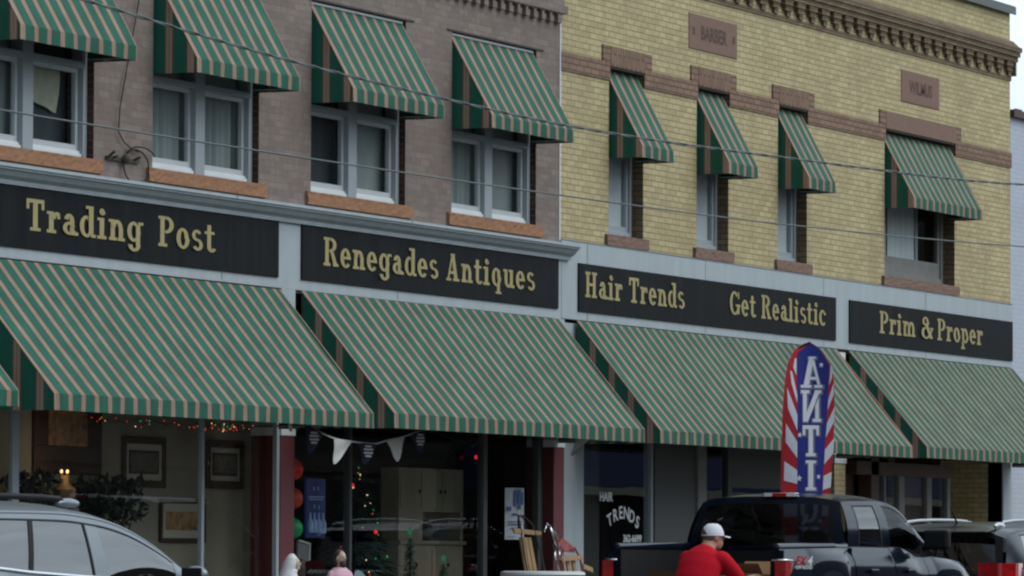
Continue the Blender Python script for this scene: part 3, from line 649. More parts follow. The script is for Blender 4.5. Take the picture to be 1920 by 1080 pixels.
# ------------------------------------------------------------------ awnings
def awning(x0, x1, yt, zt, yf, zf, zb, label, group, sag=0.0, head=False):
    t = node('striped_awning', label, 'awning', (x0,yt,0), group)
    W = x1-x0; D = yf-yt
    cv = MB().grid(lambda u, v: (W*u, D*v, zt+(zf-zt)*v-sag*math.sin(math.pi*v)*(.5+.5*abs(math.cos(u*W*1.6)))), max(6, int(W*6)), 10)
    cv.build('canopy', mt['awning'], t, smooth=True, fix=False)
    MB().grid(lambda u, v: (W*u, D-.004-.006*v*math.sin(u*W*9), zf+(zb-zf)*v), max(12, int(W*14)), 2).build('valance', mt['awning'], t, smooth=True, fix=False)
    for x in (0, W):
        MB().add([(x,0,zt),(x,0,zb),(x,D,zb),(x,D,zf)], [(0,1,2,3)]).build('side_panel', mt['awning'], t)
    for x in (0, W): MB().tube([(x,0,zt),(x,D,zf),(x,D-.003,zb)], .007, 6).build('binding', mt['binding'], t)
    f = MB().bar((.012,D+.02,zf-.02), (W-.012,D+.02,zf-.02), .013)
    f.bar((.02,.0,zb+.03), (.02,D+.02,zb+.03), .012).bar((W-.02,0,zb+.03), (W-.02,D+.02,zb+.03), .012).bar((.012,D+.02,zb+.03), (W-.012,D+.02,zb+.03), .012)
    for k in range(1, int(W/1.8)): f.bar((k*W/int(W/1.8),.01,zt-.03), (k*W/int(W/1.8),D+.02,zf-.03), .012)
    f.build('frame', mt['steel'], t)
    if head: MB().box(-.02, W+.01, -.012, .03, zt-.002, zt+.02).build('head_bar', mt['white'], t)
    return t
gu = 'striped awnings over the upstairs windows of the taupe building'
ul = ['striped awning over the upstairs window nearest the seam with the buff building', 'striped awning over the upstairs window above the word Renegades',
      'striped awning over the upstairs window above the words Trading Post, right of the wire bracket', 'striped awning cut by the top left corner, over the window with the painted cream reflection']
for x, lb in zip(LW[:4], ul): awning(x+.03, x+2.12, .04, 6.825, -.455, 5.955, 5.82, lb, gu, .006, True)
gy = 'narrow striped awnings on the buff building'
for (a, b), lb in zip(YO[:3], ['narrow striped awning nearest the seam, below and left of the BARBER stone', 'middle narrow striped awning on the buff wall, right under the BARBER stone', 'narrow striped awning on the buff wall nearest the wide awning']):
    awning(a+.06, b-.03, .08, 6.83, -.385, 5.955, 5.82, lb, gy, .004)
awning(YO[3][0]+.05, YO[3][1]-.01, .08, 6.82, -.385, 5.96, 5.825, 'wide striped awning under the second carved stone at the right corner', gy, .006)
gl_ = 'long striped awnings over the shop fronts'
awning(30.5, 37.42, -.035, 3.915, -1.08, 2.685, 2.55, 'striped shop awning cut by the left edge of the picture', gl_, .01)
awning(38.06, 44.25, -.035, 3.915, -1.07, 2.685, 2.54, 'long striped awning under the Trading Post sign', gl_, .024)
awning(44.73, 50.93, -.035, 3.925, -1.07, 2.70, 2.555, 'long striped awning under the Renegades Antiques sign', gl_, .022)
awning(51.44, 59.42, -.035, 3.93, -1.05, 2.70, 2.56, 'longest striped awning, under the Hair Trends sign and behind the feather flag', gl_, .022)
awning(59.88, 66.13, -.035, 3.93, -1.08, 2.71, 2.57, 'striped awning under the Prim & Proper sign', gl_, .02)

# ================================================================== vehicles (all heading +x)
def lerp(a, b, t): return a+(b-a)*t
def interp(tab, x):
    if x <= tab[0][0]: return tab[0][1]
    for (a, p), (b, q) in zip(tab, tab[1:]):
        if x <= b:
            t = (x-a)/(b-a); return p+(q-p)*t
    return tab[-1][1]
def sinterp(tab, x):
    """smooth (catmull) table lookup"""
    n = len(tab)
    if x <= tab[0][0]: return tab[0][1]
    if x >= tab[-1][0]: return tab[-1][1]
    for i in range(n-1):
        if x <= tab[i+1][0]:
            x0, y0 = tab[i]; x1, y1 = tab[i+1]; h = x1-x0; t = (x-x0)/h
            m0 = (y1-tab[i-1][1])/(x1-tab[i-1][0])*h if i > 0 else (y1-y0)
            m1 = (tab[i+2][1]-y0)/(tab[i+2][0]-x0)*h if i < n-2 else (y1-y0)
            return (2*t**3-3*t*t+1)*y0+(t**3-2*t*t+t)*m0+(-2*t**3+3*t*t)*y1+(t**3-t*t)*m1
def wheel(parent, x, y, r, wd=.24, s=1):
    t = MB().lathe((x, y, r), [(r*.62,-wd/2),(r*.9,-wd/2),(r*.985,-wd*.4),(r,-wd*.2),(r,wd*.2),(r*.985,wd*.4),(r*.9,wd/2),(r*.62,wd/2)], 32, 'y').build('wheel', mt['rubber'], parent, smooth='auto')
    m = MB().lathe((x, y, r), [(r*.05,-s*0+wd*.28*(1)),(r*.62,wd*.34),(r*.64,wd*.5),(r*.55,-wd*.45),(r*.05,-wd*.4)], 28, 'y')
    for k in range(6):
        a = k*math.pi/3
        m.bar((x+.05*math.cos(a), y-s*wd*.36, r+.05*math.sin(a)), (x+r*.6*math.cos(a), y-s*wd*.44, r+r*.6*math.sin(a)), .035, 6)
    m.build('rim', mt['alloy'], t, smooth='auto')
def side_sheet(xs0, xs1, zb, zt, yf, n=40, rows=8):
    return MB().grid(lambda u, v: (lambda x: (x, yf(x, v), lerp(zb(x), zt(x), v)))(lerp(xs0, xs1, u)), n, rows)

def suv(name, label, cat, x0, yc, paint, HR, glassmat, rail, tail=True):
    """five door crossover; x0 = rear face, yc = centre line, HR = roof height"""
    t = node(name, label, cat, (x0, yc, 0))
    L, hw, hr = 4.75, .945, .70
    wb = (.95, 3.78); wr = .365
    belt = [(0,1.12),(.5,1.20),(1.2,1.185),(1.7,1.155),(2.6,1.12),(3.5,1.085),(3.75,1.06),(4.3,1.0),(4.62,.90),(4.75,.74)]
    def zb(x):
        for c in wb:
            d = abs(x-c)
            if d < wr+.05: return .30+math.sqrt(max(0, (wr+.05)**2-d*d))*1.12+.04
        return .30
    zt = lambda x: sinterp(belt, x)
    endtap = lambda x: 1-.16*max(0, (x-4.0)/.75)**2-.10*max(0, (.4-x)/.4)**2
    yprof = lambda v: hw*(.955+.045*math.sin(math.pi*min(1, .15+v*.75)))-.03*max(0, v-.8)/.2
    for s in (-1, 1):
        side_sheet(0, L, zb, zt, lambda x, v: s*yprof(v)*endtap(x), 90, 10).build('body_side', paint, t, smooth=True)
        # side skirt and cladding
        m = MB()
        for c in wb:
            m.tube([(c+(wr+.055)*math.cos(a), s*hw*.985*endtap(c+(wr+.05)*math.cos(a)), .36+(wr+.055)*1.10*math.sin(a)) for a in [math.pi*k/14 for k in range(15)]], .028, 6)
        m.build('arch_trim', mt['black'], t, smooth=True)
    ye = lambda x: yprof(1)*endtap(x)
    # bonnet, nose, tail
    MB().grid(lambda u, v: (lerp(3.6, L, v), ye(lerp(3.6, L, v))*(2*u-1), zt(lerp(3.6, L, v))+.055*(1-(2*u-1)**2)*(1-.5*v)), 14, 14).build('bonnet', paint, t, smooth=True)
    MB().grid(lambda u, v: (L+.06*math.sin(math.pi*v)*(1-.5*(2*u-1)**2), (2*u-1)*lerp(yprof(0), yprof(1), v)*endtap(L), lerp(.28, .745, v)), 14, 6).build('front_bumper', paint, t, smooth=True)
    MB().box(L+.03, L+.075, -.45, .45, .45, .66).build('grille', mt['black'], t, bevel=.01)
    for s in (-1, 1): MB().ball((L-.10, s*.62, .76), (.16, .16, .07)).build('headlight', mt['clearlens'], t, smooth=True)
    MB().grid(lambda u, v: (-.05*math.sin(math.pi*v)-(.02), (2*u-1)*lerp(yprof(0), yprof(1), v)*endtap(0), lerp(.30, 1.12, v)), 16, 10).build('tailgate', paint, t, smooth=True)
    MB().box(-.11, .0, -.80, .80, .34, .56).build('rear_bumper', mt['black'], t, bevel=.03)
    MB().box(-.085, -.05, -.26, .26, .72, .84).build('number_plate', mt['white'], t, bevel=.005)
    MB().box(.1, L-.1, -hw*.92, hw*.92, .24, .34).build('underbody', mt['black'], t)
    # roof
    drip = [(.12,HR-.20),(.35,HR-.12),(1.0,HR-.085),(2.2,HR-.075),(2.67,HR-.105),(2.95,HR-.15),(3.2,HR-.22),(3.45,HR-.315),(3.68,HR-.425),(3.84,HR-.51)]
    crown = [(.12,HR-.10),(.35,HR-.05),(1.0,HR-.01),(2.2,HR),(2.7,HR-.02),(3.0,HR-.07),(3.25,HR-.15),(3.5,HR-.27),(3.68,HR-.37),(3.84,HR-.46)]
    zd = lambda x: sinterp(drip, x)
    def yd(x): return lerp(hr+.055, hr+.165, min(1, max(0, (x-2.5)/1.35))**1.4)
    def B(x, s): return Vector((x, s*ye(x)*.985, zt(x)+.004))
    def D(x, s): return Vector((x, s*yd(x), zd(x)))
    def region(a0, a1, b0, b1, s, v0=0., v1=1., off=0., n=10):
        def f(u, v):
            vv = lerp(v0, v1, v); p = B(lerp(a0, a1, u), s).lerp(D(lerp(b0, b1, u), s), vv)
            p.y += s*(.010*4*vv*(1-vv)+off); return p
        return MB().grid(f, n, 8)
    for s in (-1, 1):
        g = 'side_window'
        region(.55, 1.66, .55, 1.82, s, .02, .86).build(g, glassmat, t, smooth=True)
        region(1.72, 2.50, 1.88, 2.50, s, .02, .86).build(g, glassmat, t, smooth=True)
        region(2.71, 3.60, 2.66, 3.58, s, .02, .86).build(g, glassmat, t, smooth=True)
        m = MB()
        for a0, a1, b0, b1 in ((.0, .55, .12, .55), (2.50, 2.71, 2.50, 2.66), (3.60, 3.86, 3.58, 3.84)):
            m2 = region(a0, a1, b0, b1, s, 0, 1, .002, 4); m.add(m2.v, m2.f)
        m2 = region(.55, 3.60, .55, 3.58, s, .86, 1, .002, 30); m.add(m2.v, m2.f)
        m.build('pillar', paint, t, smooth=True)
        m = MB(); m2 = region(1.66, 1.72, 1.82, 1.88, s, 0, .86, .003, 2); m.add(m2.v, m2.f)
        m2 = region(2.49, 2.515, 2.49, 2.515, s, 0, .87, .005, 2); m.add(m2.v, m2.f)
        m2 = region(.5, 3.60, .5, 3.58, s, .845, .875, .004, 30); m.add(m2.v, m2.f); m2 = region(.3, 3.7, .3, 3.68, s, .955, .968, .0035, 30); m.add(m2.v, m2.f)
        m.build('window_seal', mt['black'], t, smooth=True)
        MB().tube([B(x, s)+Vector((0, s*.012, .006)) for x in [.5+k*.15 for k in range(20)]], .014, 6).build('belt_trim', mt['chrome'], t, smooth=True)
        # mirror
        MB().ball((3.50, s*(hw+.12), zt(3.50)+.07), (.055, .095, .058)).bar((3.56, s*(hw-.06), zt(3.54)+.02), (3.52, s*(hw+.1), zt(3.54)+.05), .03).build('door_mirror', paint, t, smooth=True)
        MB().box(3.437, 3.455, s*(hw+.12)-.075, s*(hw+.12)+.075, zt(3.5)+.025, zt(3.5)+.115).build('mirror_glass', mt['black'], t, bevel=.01)
        for xx in (1.82, 2.86): MB().box(xx, xx+.2, s*hw*.99-.02, s*hw*.99+.025, 1.0, 1.03).build('door_handle', paint, t, bevel=.01)
        if tail:
            MB().grid(lambda u, v: (lerp(-.095, .34, max(0, u*1.6-.6)), s*lerp(.50, hw*.93, min(1, u*1.6))+s*.03*math.sin(math.pi*u), lerp(.95, 1.255, v)-.05*u*(1-v)), 16, 5).build('tail_lamp', mt['redlens'], t, smooth=True)
    def roofp(u, v):
        x = lerp(.12, 3.84, v); w_ = 2*u-1; e = yd(x); a = abs(w_)
        k = 1-a**3.2 if True else 0
        return (x, e*w_, zd(x)+(sinterp(crown, x)-zd(x))*k)
    pts = MB().grid(lambda u, v: roofp(u, v*.80), 24, 30)
    pts.build('roof', paint, t, smooth=True)
    MB().grid(lambda u, v: (Vector(roofp(u, .80)).lerp(Vector((3.86+.16*(1-(2*u-1)**2), ye(3.8)*.94*(2*u-1), zt(3.86)+.03)), v)), 16, 8).build('windscreen', glassmat, t, smooth=True)
    rg = lambda u, v: Vector((.0-.035, (2*u-1)*.80*.985, 1.125)).lerp(Vector(roofp(lerp(.03,.97,u), 0)), v)
    MB().grid(lambda u, v: rg(lerp(.06,.94,u), lerp(.03,.90,v)), 14, 6).build('rear_window', mt['carglass'], t, smooth=True)
    m = MB().grid(lambda u, v: rg(lerp(0,.06,u), v), 3, 6).grid(lambda u, v: rg(lerp(.94,1,u), v), 3, 6).grid(lambda u, v: rg(lerp(.06,.94,u), lerp(.9,1,v)), 8, 2).grid(lambda u, v: rg(lerp(.06,.94,u), lerp(0,.03,v)), 8, 1)
    m.build('rear_frame', mt['black'] if tail else paint, t, smooth=True)
    MB().prism([(.16,-.62,HR-.085),(-.10,-.60,HR-.12),(-.10,-.60,HR-.135),(.16,-.62,HR-.13)], (0,1.22,0)).build('roof_spoiler', paint, t, bevel=.008)
    for s in (-1, 1):
        rz = lambda x: sinterp(crown, x)-.036
        rr = MB().tube([(x, s*.575, rz(x)+(.055 if .5 < x < 2.62 else .0)) for x in (.3,.42,.55,.9,1.4,1.9,2.3,2.55,2.68,2.78)], .020, 8).build('roof_rail', mt[rail], t, smooth=True)
        MB().ball((.42, s*.575, rz(.42)+.02), (.18, .032, .045)).ball((2.66, s*.575, rz(2.66)+.035), (.15, .035, .035)).build('rail_foot', paint if rail != 'alloy' else mt['alloy'], rr, smooth=True)
    # cabin
    MB().box(.3, 3.5, -.78, .78, .62, .70).box(3.2, 3.65, -.78, .78, .7, 1.0).build('cabin_floor', mt['interior'], t)
    for y in (-.38, .38):
        for x in (1.35, 2.35):
            MB().box(x, x+.16, y-.24, y+.24, .75, 1.18).box(x+.02, x+.55, y-.24, y+.24, .72, .88).box(x, x+.10, y-.13, y+.13, 1.2, 1.38).build('seat', mt['interior'], t, bevel=.04)
    for x in wb:
        for s in (-1, 1): wheel(t, x, s*(hw-.14), wr, .24, -s if False else (1 if s < 0 else -1))
    if tail: MB().tube([(-.075, .25, 1.16), (-.06, -.05, 1.20), (-.06, -.35, 1.19)], .012, 6).build('rear_wiper', mt['black'], t)
    MB().tube([(.75, 0.05, HR-.02), (.52, .05, HR+.16)], [.014, .004], 6).build('roof_aerial', mt['black'], t)
    return t
suv('crossover_car', 'silver crossover car driving past at bottom left, cut off by the picture edge', 'car', 25.92, -6.06, mt['silver'], 1.63, mt['carglass'], 'black', False)
suv('crossover_car', 'charcoal crossover car with silver roof rails parked ahead of the pickup', 'car', 53.78, -3.45, mt['charcoal'], 1.73, mt['carglass'], 'alloy', True)

# ------------------------------------------------------------------ pickup truck
TX, TY = 45.8, -3.82
T = node('pickup_truck', 'black pickup truck with its tailgate down, parked by the feather flag', 'pickup truck', (TX, TY, 0))
hw = .985
wbT = (1.22, 4.78); wrT = .40
belt = [(0,1.385),(1.85,1.405),(1.9,1.41),(3.35,1.405),(3.6,1.365),(3.85,1.315),(4.3,1.315),(5.0,1.28),(5.4,1.22),(5.62,1.10),(5.72,.92)]
ztT = lambda x: sinterp(belt, x) if x > 3 else interp(belt, x)
def zbT(x):
    for c in wbT:
        d = abs(x-c)
        if d < wrT+.09: return .48+math.sqrt((wrT+.09)**2-d*d)*1.0
    return .48
tap = lambda x: 1-.10*max(0, (x-4.9)/.82)**2
def ysT(x, v):
    z = v
    return hw*(.93+.07*math.sin(math.pi*min(1., .1+.8*v)))-.05*max(0, v-.82)/.18*1.0
for s in (-1, 1):
    for nm, a, b in (('bed_side', 0, 1.868), ('cab_side', 1.892, 3.02), ('door', 3.035, 4.02), ('front_wing', 4.035, 5.72)):
        if nm == 'cab_side': nm = 'rear_door'
        o = side_sheet(a, b, zbT, ztT, lambda x, v: s*ysT(x, v)*tap(x), 40, 12).build(nm, mt['navy'], T, smooth=True)
        if nm == 'bed_side':
            MB().tube([(x, s*(ysT(x,1)-.045), ztT(x)+.005) for x in (0,.02,.5,1,1.5,1.86)], .05, 10).build('rail_cap', mt['navy'], o, smooth=True)
            MB().box(0.02, 1.84, s*.80-.01, s*.80+.01, .62, 1.37).build('bed_liner', mt['black'], o)
            MB().box(0.0, .03, s*.80 if s > 0 else -.93, .93 if s > 0 else s*.80, .55, 1.37).build('end_post', mt['navy'], o)
            tl = MB().grid(lambda u, v: (lerp(-.025, .16, max(0, u*2-1)), s*lerp(.855, .968, min(1, u*2))+s*.01*math.sin(math.pi*u), lerp(.86, 1.265, v)), 14, 8).build('tail_lamp', mt['redlens'], o, smooth=True)
            MB().tube([(-.02, s*.82, 1.272), (0, s*.95, 1.275), (.14, s*.968, 1.27)], .012, 6).build('lamp_bezel', mt['chrome'], tl, smooth=True)
        if nm in ('door', 'rear_door'):
            hx = 2.22 if nm == 'rear_door' else 3.28
            MB().box(hx, hx+.22, s*hw-.02, s*(hw)+.03 if s > 0 else s*hw+.02, 1.15, 1.19).build('door_handle', mt['navy'], o, bevel=.012) if s > 0 else MB().box(hx, hx+.22, -hw-.03, -hw+.02, 1.15, 1.19).build('door_handle', mt['navy'], o, bevel=.012)
    m = MB()
    for c in wbT: m.tube([(c+(wrT+.095)*math.cos(a), s*hw*1.0, .48+(wrT+.095)*math.sin(a)) for a in [math.pi*k/16 for k in range(17)]], .035, 8)
    m.build('arch_flare', mt['navy'], T, smooth=True)
# four by four decal on the right bed side
ys_ = lambda z: -(hw*1.0)-.006
text('FX', .115, lambda x, y: (.17+x*2.0, ys_(0), 1.232+y), .004, shear=.25).build('decal_red', mt['redlens'], T)
text('4', .115, lambda x, y: (.50+x*2.0, ys_(0), 1.232+y), .004, shear=.25).build('decal_silver', mt['clearlens'], T)
text('OFF ROAD', .042, lambda x, y: (.18+x*2.2, ys_(0), 1.19+y), .001).build('decal_silver', mt['clearlens'], T)
MB().box(.0, 1.86, -.80, .80, .56, .62).box(1.80, 1.86, -.80, .80, .62, 1.37).build('bed_floor', mt['black'], T)
tg = MB().box(-.56, -.02, -.80, .80, .585, .64).build('tailgate', mt['navy'], T, bevel=.012)
MB().box(-.16, .0, -.93, .93, .42, .56).build('rear_bumper', mt['chrome'], T, bevel=.03)
MB().box(.2, 5.4, -.8, .8, .34, .47).build('underbody', mt['black'], T)
ysb = lambda x: ysT(x, 1)*tap(x)
MB().grid(lambda u, v: (lerp(4.05, 5.72, v), ysb(lerp(4.05, 5.72, v))*(2*u-1), ztT(lerp(4.05, 5.72, v))+.07*(1-abs(2*u-1)**3)), 16, 18).build('bonnet', mt['navy'], T, smooth=True)
MB().grid(lambda u, v: (5.72+.05*math.sin(math.pi*v), (2*u-1)*ysb(5.72), lerp(.5, .93, v)), 12, 6).build('front_end', mt['navy'], T, smooth=True)
MB().box(5.70, 5.80, -.5, .5, .62, .95).build('grille', mt['chrome'], T, bevel=.02)
for s in (-1, 1): MB().ball((5.60, s*.70, .98), (.15, .19, .12)).build('headlight', mt['clearlens'], T, smooth=True)
MB().box(5.70, 5.90, -.95, .95, .42, .62).build('front_bumper', mt['chrome'], T, bevel=.04)
# cab
HRT = 1.945
dripT = [(2.02,1.865),(2.3,1.875),(3.1,1.88),(3.35,1.86),(3.55,1.80),(3.8,1.66),(4.02,1.52),(4.2,1.40)]
crT = [(2.02,1.92),(2.3,1.95),(3.1,1.955),(3.35,1.925),(3.55,1.86),(3.8,1.72),(4.02,1.57),(4.2,1.44)]
def ydT(x): return lerp(.745, .90, min(1, max(0, (x-3.2)/1.0))**1.2)
def B2(x, s): return Vector((x, s*ysb(x)*.985, ztT(x)+.003))
def D2(x, s): return Vector((x, s*ydT(x), sinterp(dripT, x)))
def reg2(a0, a1, b0, b1, s, v0=0., v1=1., off=0., n=8):
    def f(u, v):
        vv = lerp(v0, v1, v); p = B2(lerp(a0, a1, u), s).lerp(D2(lerp(b0, b1, u), s), vv); p.y += s*(.035*4*vv*(1-vv)+off); return p
    return MB().grid(f, n, 8)
for s in (-1, 1):
    reg2(2.22, 2.86, 2.28, 2.84, s, .02, .90).build('side_window', mt['truckglass'], T, smooth=True)
    reg2(3.10, 3.98, 3.10, 3.80, s, .02, .90).build('side_window', mt['tint'], T, smooth=True)
    m = MB()
    for a0, a1, b0, b1 in ((1.88, 2.22, 2.02, 2.28), (2.86, 3.10, 2.84, 3.10), (3.98, 4.26, 3.80, 4.2)):
        q = reg2(a0, a1, b0, b1, s, 0, 1, .002, 5); m.add(q.v, q.f)
    q = reg2(2.22, 3.98, 2.28, 3.80, s, .90, 1, .002, 20); m.add(q.v, q.f)
    m.build('pillar', mt['navy'], T, smooth=True)
    m = MB()
    for q in (reg2(2.20, 2.88, 2.26, 2.86, s, .885, .915, .004, 10), reg2(2.85, 2.875, 2.83, 2.855, s, 0, .9, .004, 2), reg2(2.205, 2.225, 2.265, 2.285, s, 0, .9, .004, 2), reg2(3.09, 3.99, 3.09, 3.81, s, .885, .915, .004, 14), reg2(1.95, 3.99, 2.02, 3.81, s, -.0, .02, .004, 14)): m.add(q.v, q.f)
    m.build('window_seal', mt['black'], T, smooth=True)
    MB().box(3.84, 3.96, s*1.10-.14, s*1.10+.14, 1.39, 1.60).build('door_mirror', mt['black'], T, bevel=.035)
    MB().bar((3.92, s*.93, 1.40), (3.92, s*1.02, 1.44), .035).build('mirror_arm', mt['black'], T)
    MB().box(3.828, 3.842, s*1.10-.11, s*1.10+.11, 1.42, 1.57).build('mirror_glass', mt['black'], T)
def roofT(u, v):
    x = lerp(2.02, 4.2, v); w_ = 2*u-1; k = 1-abs(w_)**4
    return (x-.05*(1-w_*w_)*(1-v), ydT(x)*w_, sinterp(dripT, x)+(sinterp(crT, x)-sinterp(dripT, x))*k)
rf = MB().grid(lambda u, v: roofT(u, v*.62), 24, 20).build('roof', mt['navy'], T, smooth=True)
MB().grid(lambda u, v: Vector(roofT(u, .62)).lerp(Vector((4.2+.14*(1-(2*u-1)**2), .90*(2*u-1), 1.385)), v), 14, 8).build('windscreen', mt['tint'], T, smooth=True)
rb = lambda u, v: Vector((1.885-.05*(1-(2*u-1)**2), (2*u-1)*ysb(1.9)*.975, 1.40)).lerp(Vector(roofT(u, 0)), v)+Vector((-.03*math.sin(math.pi*v), 0, 0))
MB().grid(lambda u, v: rb(lerp(.055, .945, u), lerp(.05, .86, v)), 20, 10).build('rear_window', mt['tint'], T, smooth=True)
m = MB().grid(lambda u, v: rb(lerp(0, .055, u), v), 3, 10).grid(lambda u, v: rb(lerp(.945, 1, u), v), 3, 10).grid(lambda u, v: rb(lerp(.055, .945, u), lerp(.86, 1, v)), 20, 3).grid(lambda u, v: rb(lerp(.055, .945, u), lerp(0, .05, v)), 20, 1)
m.build('cab_back', mt['navy'], T, smooth=True)
MB().grid(lambda u, v: (1.87, (2*u-1)*.93, lerp(.6, 1.4, v)), 2, 2).build('cab_back_lower', mt['navy'], T)
cl = MB().box(1.935, 2.02, -.30, .06, 1.915, 1.957).build('cargo_lamp', mt['chrome'], T, bevel=.008)
MB().box(1.928, 1.95, -.195, -.045, 1.92, 1.952).build('red_lens', mt['redlens'], cl)
MB().box(1.928, 1.95, -.285, -.20, 1.92, 1.952).box(1.928, 1.95, -.04, .045, 1.92, 1.952).build('clear_lens', mt['clearlens'], cl)
MB().box(2.0, 4.2, -.85, .85, .6, .68).box(3.9, 4.25, -.85, .85, .7, 1.28).build('cabin_floor', mt['interior'], T)
for y in (-.42, .42):
    for x in (2.12, 3.0): MB().box(x, x+.16, y-.27, y+.27, .75, 1.36).box(x+.03, x+.55, y-.27, y+.27, .72, .9).box(x, x+.10, y-.14, y+.14, 1.40, 1.58).build('seat', mt['interior'], T, bevel=.05)
MB().tube([(3.72+.06*math.cos(a)*.5, .42+.19*math.cos(a), 1.22+.19*math.sin(a)) for a in [2*math.pi*k/20 for k in range(21)]], .015, 6).build('steering_wheel', mt['black'], T, smooth=True)
for x in wbT:
    for s in (-1, 1): wheel(T, x, s*(hw-.15), wrT, .27, 1 if s < 0 else -1)
# boxes in the bed
for i, (x, y, w_, d, h, lb) in enumerate(((.25, -.62, .42, .40, .52, 'open cardboard box at the right side of the truck bed by the man\'s hand'), (.30, .10, .5, .45, .44, 'cardboard box in the truck bed left of the man'), (.95, -.45, .5, .6, .50, 'cardboard box at the front of the truck bed'))):
    b = node('cardboard_box', lb, 'box', (TX+x, TY+y, .621), 'boxes in the truck bed')
    MB().box(0, w_, 0, d, 0, h).build('carton', mt['cardboard'], b, bevel=.006)
    MB().poly([(0,0,h),(0,d,h),(-.12,d,h+.10),(-.12,0,h+.10)]).poly([(w_,0,h),(w_,d,h),(w_+.1,d,h+.12),(w_+.1,0,h+.12)]).build('flap', mt['cardboard'], b)

# ================================================================== cables
def cable(pts, label, twisted=False, r=.0062):
    n = 400; x0, x1 = pts[0][0], pts[-1][0]
    P = [(lerp(x0, x1, i/n), -7.0, sinterp(pts, lerp(x0, x1, i/n))) for i in range(n+1)]
    m = MB()
    if twisted:
        for ph in (0, math.pi):
            m.tube([(x, y+.008*math.cos(x*9+ph), z+.008*math.sin(x*9+ph)) for x, y, z in P], .0062, 6)
    else: m.tube(P, r, 8)
    return tag(m.build('overhead_cable', mt['cable'], smooth=True), label, 'cable')
cable([(0,7.0),(12,5.9),(20,5.22),(28.11,4.82),(30.78,4.70),(33.41,4.64),(36.01,4.62),(39.92,4.70),(46.43,4.91),(55,5.5),(70,7.0)], 'upper twisted overhead cable crossing in front of the upstairs awnings', True)
cable([(0,4.7),(14,4.25),(22,4.07),(27.06,4.03),(31.43,4.04),(35.46,4.07),(39.92,4.13),(46.42,4.31),(55,4.7),(70,5.6)], 'lower smooth overhead cable crossing in front of the upstairs windows')
m_ = MB().tube([(66.0,-.3,6.32),(66.5,-.32,6.345),(67.5,-.35,6.36),(75,-.4,6.6)], .012, 6)
tag(m_.build('overhead_cable', mt['black'], smooth=True), 'short dark cable running out of the picture from the buff corner', 'cable')
# iron bracket with loose wire
b = node('wire_bracket', 'rusty iron bracket with loops of loose black wire on the taupe wall', 'bracket', (41.1, 0, 4.97))
MB().box(-.30, .32, -.025, -.005, -.025, .008).bar((-.27,-.01,-.01),(-.27,-.09,.05),.014).bar((-.17,-.01,0),(-.2,-.08,.01),.012).bar((.22,-.01,0),(.22,-.09,.03),.014).ball((.02,-.05,0),(.05,.035,.05)).build('iron_plate', mt['rust'], b)
m_ = MB().tube([(.30,-.03,3.2),(.27,-.03,1.5),(.12,-.03,1.05),(-.07,-.03,.48),(-.10,-.03,.25),(.0,-.03,.16),(.14,-.04,.10),(.28,-.04,.08)], .006, 5)
m_.tube([(.22+.24*math.cos(a), -.045, -.06+.16*math.sin(a)) for a in [2*math.pi*k/24 for k in range(25)]], .007, 5)
m_.tube([(.30+.28*math.cos(a), -.05, .03+.10*math.sin(a)) for a in [2.9-2.6*k/14 for k in range(15)]], .007, 5)
m_.build('loose_wire', mt['black'], b, smooth=True)

# ================================================================== lettering on the hair shop window
HG = node('window_lettering', 'white HAIR TRENDS 362-6699 lettering on the dark shop window', 'lettering', (52.4,.114,1.45))
text('HAIR', .14, lambda x, y: (.02+x*1.15, 0, .49+y), .005).build('word', mt['white'], HG)
m_ = MB()
for i, ch in enumerate('TRENDS'):
    px, pz, rot = .33+.148*i, (.215, .265, .295, .29, .255, .195)[i], R((24, 15, 5, -5, -14, -24)[i])
    text(ch, .20, lambda x, y: (px+(x*math.cos(rot)-y*math.sin(rot)*.8)*1.15, 0, pz+x*math.sin(rot)*.8+y*math.cos(rot)), .004, 'CENTER', m_)
m_.build('word', mt['white'], HG)
text('362-6699', .115, lambda x, y: (.69+x*1.2, 0, .03+y), .003).build('word', mt['white'], HG)

# ================================================================== things in and before the shops
def framed(x0, x1, z0, z1, y, label, fw_, pic, matb=None, fmat='darkwood', inner=None):
    t = node('framed_picture', label, 'picture', ((x0+x1)/2, y, z0), 'pictures in the shop window')
    W = (x1-x0)/2; H = z1-z0
    MB().box(-W, W, -.03, 0, 0, fw_).box(-W, W, -.03, 0, H-fw_, H).box(-W, -W+fw_, -.03, 0, fw_, H-fw_).box(W-fw_, W, -.03, 0, fw_, H-fw_).build('frame', mt[fmat], t, bevel=.01)
    a = fw_
    if matb: MB().box(-W+fw_, W-fw_, -.012, 0, fw_, H-fw_).build('mat_board', mt['mat'], t); a = fw_+matb
    if inner: MB().box(-W+a-.03, W-a+.03, -.016, -.0125, a-.03, H-a+.03).build('inner_border', mt['darkwood'], t)
    MB().box(-W+a, W-a, -.020, -.0165, a, H-a).build('picture', mt[pic], t)
    return t
t = framed(40.97, 42.25, 2.05, 3.02, .845, 'large brown framed still life high in the shop window, half hidden by the awning', .27, 'picture_warm')
framed(42.67, 43.53, 1.95, 2.44, .845, 'brown framed print with cream mat, middle of the shop window left of the post', .07, 'picture_grey', .09, inner=True)
framed(43.43, 44.36, 1.42, 1.85, .845, 'dark framed picture with wide pale mat, lowest one beside the post', .045, 'picture_warm', .08)
framed(44.37, 45.16, 1.96, 2.45, .845, 'wide dark framed print seen through the narrow pane right of the post', .08, 'picture_grey', .08, inner=True)
t = node('candle_lamp', 'small glass candle lamp with two lit bulbs under the large still life', 'lamp', (40.98, .5, .6))
